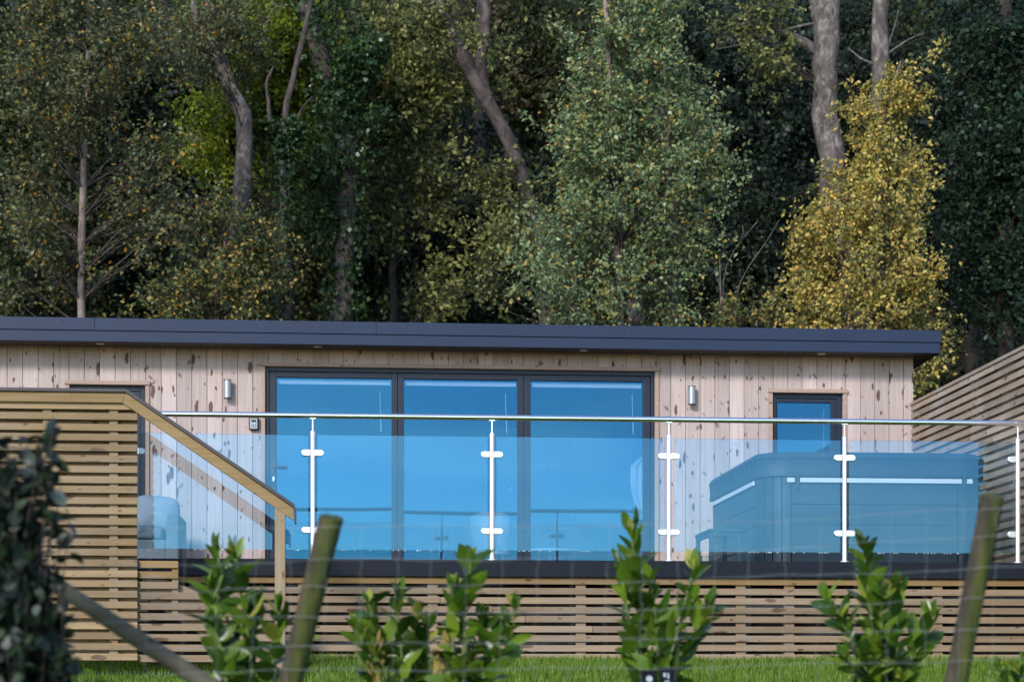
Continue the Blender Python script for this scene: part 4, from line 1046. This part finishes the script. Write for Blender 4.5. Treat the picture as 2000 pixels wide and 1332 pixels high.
def laurel(label, Y, stems, seed, size=.115, wither=(), dens=1.0, group='young laurels planted along the wire fence'):
    rng = np.random.default_rng(seed)
    bx = PX(stems[0][0][0], Y); g = gz(bx, Y)
    root = empty('laurel', (bx, Y, g), label, 'shrub', group)
    mb = MB(); pos = []; dirs = []; sz = []
    for st_ in stems:
        dy = rng.uniform(-.12, .12)
        w_ = [np.array(P(px, py, Y+dy)) for px, py in st_]
        w_ = [np.array((bx+rng.uniform(-.04, .04), Y+dy*.3, g-.05))]+w_
        q = smooth_path(w_, 16); mb.tube([Vector(v) for v in q], list(np.linspace(.009, .0035, 16)), 7)
        L_ = np.linalg.norm(np.diff(q, axis=0), axis=1).sum(); nl = int(L_/.0175*dens); az = rng.uniform(0, 6.28)
        for k in range(nl):
            f = .12+.88*(k+.5)/nl; i = f*15; i0 = min(14, int(i)); p = q[i0]*(1-(i-i0))+q[i0+1]*(i-i0)
            ax = q[i0+1]-q[i0]; ax /= np.linalg.norm(ax)
            az += 2.4+rng.normal()*.3; el = (.22+.72*f**2)+rng.normal()*.30
            h = np.array([math.cos(az), math.sin(az), 0]); dirv = h*math.cos(el)+ax*math.sin(el)*1.1
            pos.append(p); dirs.append(dirv); sz.append(size*1.12*rng.uniform(.55, 1.2)*(1 if f < .95 else .8))
        for k in range(4):
            a = rng.uniform(0, 6.28); pos.append(q[-1]); dirs.append(np.array([math.cos(a)*.4, math.sin(a)*.4, 1])); sz.append(size*rng.uniform(.5, .85))
    mb.build('stem', plain('laurel_stem', (.10,.14,.04), .6), root, 0, True)
    put_leaves(rng, np.array(pos), np.array(dirs), np.array(sz), 'foliage', L['laurel'], root, 1.0)
    if wither:
        ps = []; ds = []
        for (px, py, n_) in wither:
            for k in range(n_):
                ps.append(np.array(P(px+rng.normal()*10, py+rng.uniform(-45, 60), Y-.1))); ds.append(np.array([rng.normal()*.35, rng.normal()*.35, rng.choice([-1, 1])*1.]))
        put_leaves(rng, np.array(ps), np.array(ds), rng.uniform(.05, .09, len(ps)), 'withered_leaf', L['wither'], root, .9)
    return root
laurel('young laurel in front of the newel post, left of the leaning mossy post', 7.3, [[(470, 1330), (440, 1200), (425, 1075)], [(500, 1330), (480, 1210), (460, 1090)], [(530, 1330), (540, 1230), (545, 1190)], [(450, 1330), (430, 1290), (410, 1150)], [(560, 1330), (570, 1290), (590, 1255)], [(480, 1340), (470, 1280), (500, 1180)]], 1, .105, dens=1.15)
laurel('bushy laurel right of the leaning mossy post with withered yellow shoots', 7.5, [[(760, 1330), (740, 1230), (720, 1180)], [(790, 1330), (780, 1230), (775, 1165)], [(810, 1330), (810, 1260), (815, 1200)], [(740, 1330), (710, 1270), (700, 1230)], [(800, 1335), (830, 1280), (835, 1230)]], 2, .10, [(738, 1270, 12)], 1.25)
laurel('laurel with tall leafy tip in front of the middle of the deck edge', 7.4, [[(900, 1330), (910, 1220), (905, 1140), (920, 1100)], [(890, 1330), (880, 1230), (885, 1150)], [(940, 1330), (980, 1240), (1005, 1190)], [(930, 1330), (960, 1290), (1000, 1250)], [(910, 1335), (930, 1270), (945, 1215)]], 3, .105, [(862, 1290, 14)], 1.05)
laurel('tall laurel with upright leafy tip and black labels at its foot', 7.4, [[(1270, 1310), (1255, 1200), (1240, 1100), (1232, 1040)], [(1280, 1310), (1290, 1240), (1270, 1140)], [(1300, 1310), (1330, 1210), (1355, 1110)], [(1300, 1315), (1360, 1240), (1385, 1190)], [(1260, 1315), (1230, 1240), (1215, 1110)]], 4, .112, dens=.95)
laurel('broad laurel in front of the hot tub, left of the right-hand mossy post', 7.4, [[(1720, 1335), (1700, 1200), (1690, 1120), (1688, 1075)], [(1710, 1335), (1660, 1240), (1620, 1170)], [(1740, 1335), (1760, 1260), (1745, 1150)], [(1750, 1335), (1800, 1270), (1815, 1210)], [(1730, 1335), (1725, 1250), (1715, 1130)], [(1700, 1335), (1680, 1290), (1650, 1290)]], 5, .112, dens=1.2)
laurel('small shrub just showing in the bottom right corner', 7.8, [[(1960, 1340), (1955, 1310), (1950, 1300)], [(1985, 1340), (1990, 1300), (1995, 1290)]], 6, .06, dens=1.6, group='young laurels planted along the wire fence')
M['label_black'] = plain('label_plastic', (.006,.006,.012), .7, 0, .1, 10, 0, .1)
# black plant labels tied at the foot of the tall laurel
for px, py, hh_, lab, em in ((1268, 1308, .05, 'black plant label with a round pale emblem at the laurel foot', True), (1303, 1303, .06, 'black plant label with small pale marks, right of the emblem label', False)):
    Yl = 7.2; c = P(px, py, Yl)
    t = empty('plant_label', (c.x, Yl, c.z), lab, 'plant label', 'labels at the foot of the tall laurel')
    MB().box(c.x-.028, c.x+.028, Yl-.0015, Yl+.0015, c.z-.12, c.z).build('card', M['label_black'], t, .001)
    MB().box(c.x-.004, c.x+.004, Yl+.002, Yl+.005, c.z-.55, c.z-.01).build('stake', M['black'], t)
    g = MB()
    if em:
        for k in range(10):
            a = k*.628; g.box(c.x+.009*math.cos(a)-.0025, c.x+.009*math.cos(a)+.0025, Yl-.003, Yl-.0018, c.z-.032+.009*math.sin(a)-.0025, c.z-.032+.009*math.sin(a)+.0025)
        g.box(c.x-.004, c.x+.004, Yl-.003, Yl-.0018, c.z-.036, c.z-.028)
    else:
        g.box(c.x-.012, c.x-.006, Yl-.003, Yl-.0018, c.z-.034, c.z-.020).box(c.x-.015, c.x-.0125, Yl-.003, Yl-.0018, c.z-.026, c.z-.022).box(c.x+.002, c.x+.006, Yl-.003, Yl-.0018, c.z-.040, c.z-.020).box(c.x-.010, c.x+.008, Yl-.003, Yl-.0018, c.z-.052, c.z-.049)
    g.build('printed_mark', plain('label_ink', (.45,.55,.6), .6), t)

# ---------------------------------------------------------------- holly, weeds
def cloud_bush(name, label, cat, Y, blobs, mat, size, seed, wide=1.3, stemm=None, base=None, hst=1.0):
    rng = np.random.default_rng(seed); s = FPX/Y
    bx = PX(base, Y); g = gz(bx, Y); root = empty(name, (bx, Y, g), label, cat); mb = MB(); pos = []; dirs = []
    for (px, py, rx, ry, dp, nb, nl) in blobs:
        c = np.array(P(px, py, Y))
        for k in range(nb):
            v = rng.normal(size=3); v /= np.linalg.norm(v); tip = c+v*np.array([rx/s, dp, ry/s])*rng.uniform(.3, 1)**.5
            s0 = np.array([bx+(tip[0]-bx)*.6, Y, max(g, tip[2]-.35-rng.uniform(0, .3))]); q = smooth_path([s0, (s0+tip)/2+rng.normal(size=3)*.03, tip], 6)
            mb.tube([Vector(a) for a in q], list(np.linspace(.004, .0012, 6)), 5)
            for j in range(nl):
                f = rng.uniform(.3, 1); p = q[0]*(1-f)+q[-1]*f; d = rng.normal(size=3)+(tip-s0)*1.2; pos.append(p+rng.normal(size=3)*.01); dirs.append(d)
    mb.tube([Vector((bx, Y+.1, g-.05)), Vector((bx+.02, Y, g+.3*hst)), Vector((bx, Y, g+.9*hst))], [.02*hst+.002, .016*hst+.002, .01*hst+.002], 8)
    mb.build('stem', stemm or M['bark_brown'], root, 0, True)
    put_leaves(rng, np.array(pos), np.array(dirs), size*rng.uniform(.7, 1.2, len(pos)), 'foliage', mat, root, wide)
cloud_bush('holly_bush', 'dark glossy holly bush filling the lower left corner', 'bush', 5.6, [(38, 900, 60, 80, .12, 20, 16), (18, 990, 60, 70, .15, 20, 16), (8, 1080, 75, 80, .2, 26, 18), (28, 1180, 75, 85, .2, 34, 18), (30, 1290, 110, 80, .25, 46, 20), (88, 1180, 40, 60, .1, 7, 11), (100, 835, 18, 14, .04, 2, 8), (75, 1000, 45, 20, .06, 4, 9), (-30, 950, 50, 130, .2, 14, 16), (110, 945, 30, 16, .05, 3, 9), (120, 1010, 26, 12, .04, 2, 8), (125, 1230, 30, 22, .06, 4, 8), (130, 1130, 26, 16, .05, 3, 7), (90, 870, 26, 20, .06, 4, 9), (140, 1290, 30, 24, .06, 3, 8), (60, 1330, 90, 60, .2, 20, 18)], L['holly'], .052, 7, 1.5, base=-10)
cloud_bush('weed', 'small leafy weed poking up at the bottom left', 'weed', 7.0, [(195, 1322, 38, 16, .06, 8, 9), (155, 1335, 25, 12, .05, 3, 8)], L['laurel'], .05, 9, 1.2, base=185, hst=.3)

# ---------------------------------------------------------------- wire fence posts
def round_post(name, label, top, bot, Y, r_, seed, mat, group=None):
    a = P(*top, Y); b = P(*bot, Y); d = (b-a)/(b.z-a.z); g = gz(b.x, Y)-.2; e = a+d*(g-a.z)
    root = empty(name, (e.x, Y, gz(e.x, Y)), label, 'fence post', group)
    n = 24; rg = np.random.default_rng(seed); m = MB(); base = 0; ns = 26
    ax = (a-e).normalized(); u = ax.orthogonal().normalized(); v = ax.cross(u)
    for i in range(n):
        f = i/(n-1); c = e.lerp(a, f)
        for k in range(ns):
            t_ = 2*math.pi*k/ns; rr_ = r_*(1+.04*math.sin(3*t_+seed)+.03*math.sin(f*9+2*t_)+.012*rg.normal())*(1.05-.08*f)
            if i == n-1: c = a+ax*(.012*math.sin(t_+1)); 
            m.v.append(tuple(c+(u*math.cos(t_)+v*math.sin(t_))*rr_))
    for i in range(n-1):
        for k in range(ns): m.f.append((i*ns+k, i*ns+(k+1) % ns, (i+1)*ns+(k+1) % ns, (i+1)*ns+k))
    m.f.append(tuple((n-1)*ns+k for k in range(ns)))
    o = m.build('shaft', mat, root, 0, True)
    for py in (1045, 1150, 1207, 1263):
        q = P(top[0]+(bot[0]-top[0])*(py-top[1])/(bot[1]-top[1]), py, Y); MB().tube([(q.x-.006, Y-r_*1.05, q.z+.012), (q.x-.006, Y-r_-.006, q.z+.01), (q.x-.006, Y-r_-.006, q.z-.01), (q.x-.006, Y-r_*1.05, q.z-.012)], .0014, 6).build('staple', M['bark_brown'], root)
FY = 6.0
round_post('fence_post', 'leaning mossy round post left of centre', (648, 1010), (566, 1340), FY, .037, 1, M['mossy'], 'posts of the wire fence')
round_post('fence_post', 'leaning mossy round post near the right edge', (1940, 968), (1866, 1340), FY, .036, 2, M['mossy'], 'posts of the wire fence')
a = P(58, 1108, 6.1); b = P(410, 1340, 6.1); d = (b-a).normalized(); e = b+d*.75
br = empty('brace_pole', (e.x, 6.1, gz(e.x, 6.1)), 'slanting weathered round brace pole at lower left', 'pole')
m = MB(); pts = [a.lerp(e, k/17) for k in range(18)]; rg = random.Random(2)
m.tube(pts, [.027*(1+rg.uniform(-.04, .04))*(.9+.25*k/17) for k in range(18)], 20); m.build('shaft', M['pole'], br, 0, True)
MB().tube([P(120, 1148, 6.1)+Vector((0,-.03,.0)), P(122, 1152, 6.1)+Vector((0,-.036,0))], .006, 8).build('bolt', M['wire'], br, 0, True)
# wire netting
wf = empty('wire_fence', (PX(1000, FY), FY-.06, gz(0, FY)), 'thin galvanised stock wire netting strung across the foreground', 'wire fence')
yl = [1030, 1098, 1150, 1205, 1262, 1310, 1360, 1420]; yr = [994, 1046, 1110, 1170, 1228, 1288, 1340, 1400]
def wire_y(i, px):
    f = (px-500)/1400
    sag = 14*math.sin(math.pi*min(1, max(0, (px-620)/1290)))*(1 if i < 2 else .4)
    return yl[i]+(yr[i]-yl[i])*f+sag+2.5*math.sin(px*.013+i*1.9)+1.2*math.sin(px*.047+i)
WYp = FY-.055
for i in range(8):
    m = MB(); m.tube([P(px, wire_y(i, px), WYp+.004*math.sin(px*.03+i)) for px in range(-150, 2200, 25)], .0007, 5)
    m.build('line_wire', M['wire'], wf, 0, True)
vw = MB(); rg = random.Random(6); px = -120; 
while px < 2150:
    pts = []; dx = 0
    for i in range(0, 8):
        y_ = wire_y(i, px); pts.append(P(px+dx+rg.uniform(-3, 3)-i*2, y_, WYp-.002)); 
        if i < 7: pts.append(P(px+dx+rg.uniform(-5, 5)-i*2-1, (y_+wire_y(i+1, px))/2, WYp-.002))
    vw.tube(pts, .0004, 4); px += 69
vw.build('stay_wire', M['wire'], wf, 0, True)
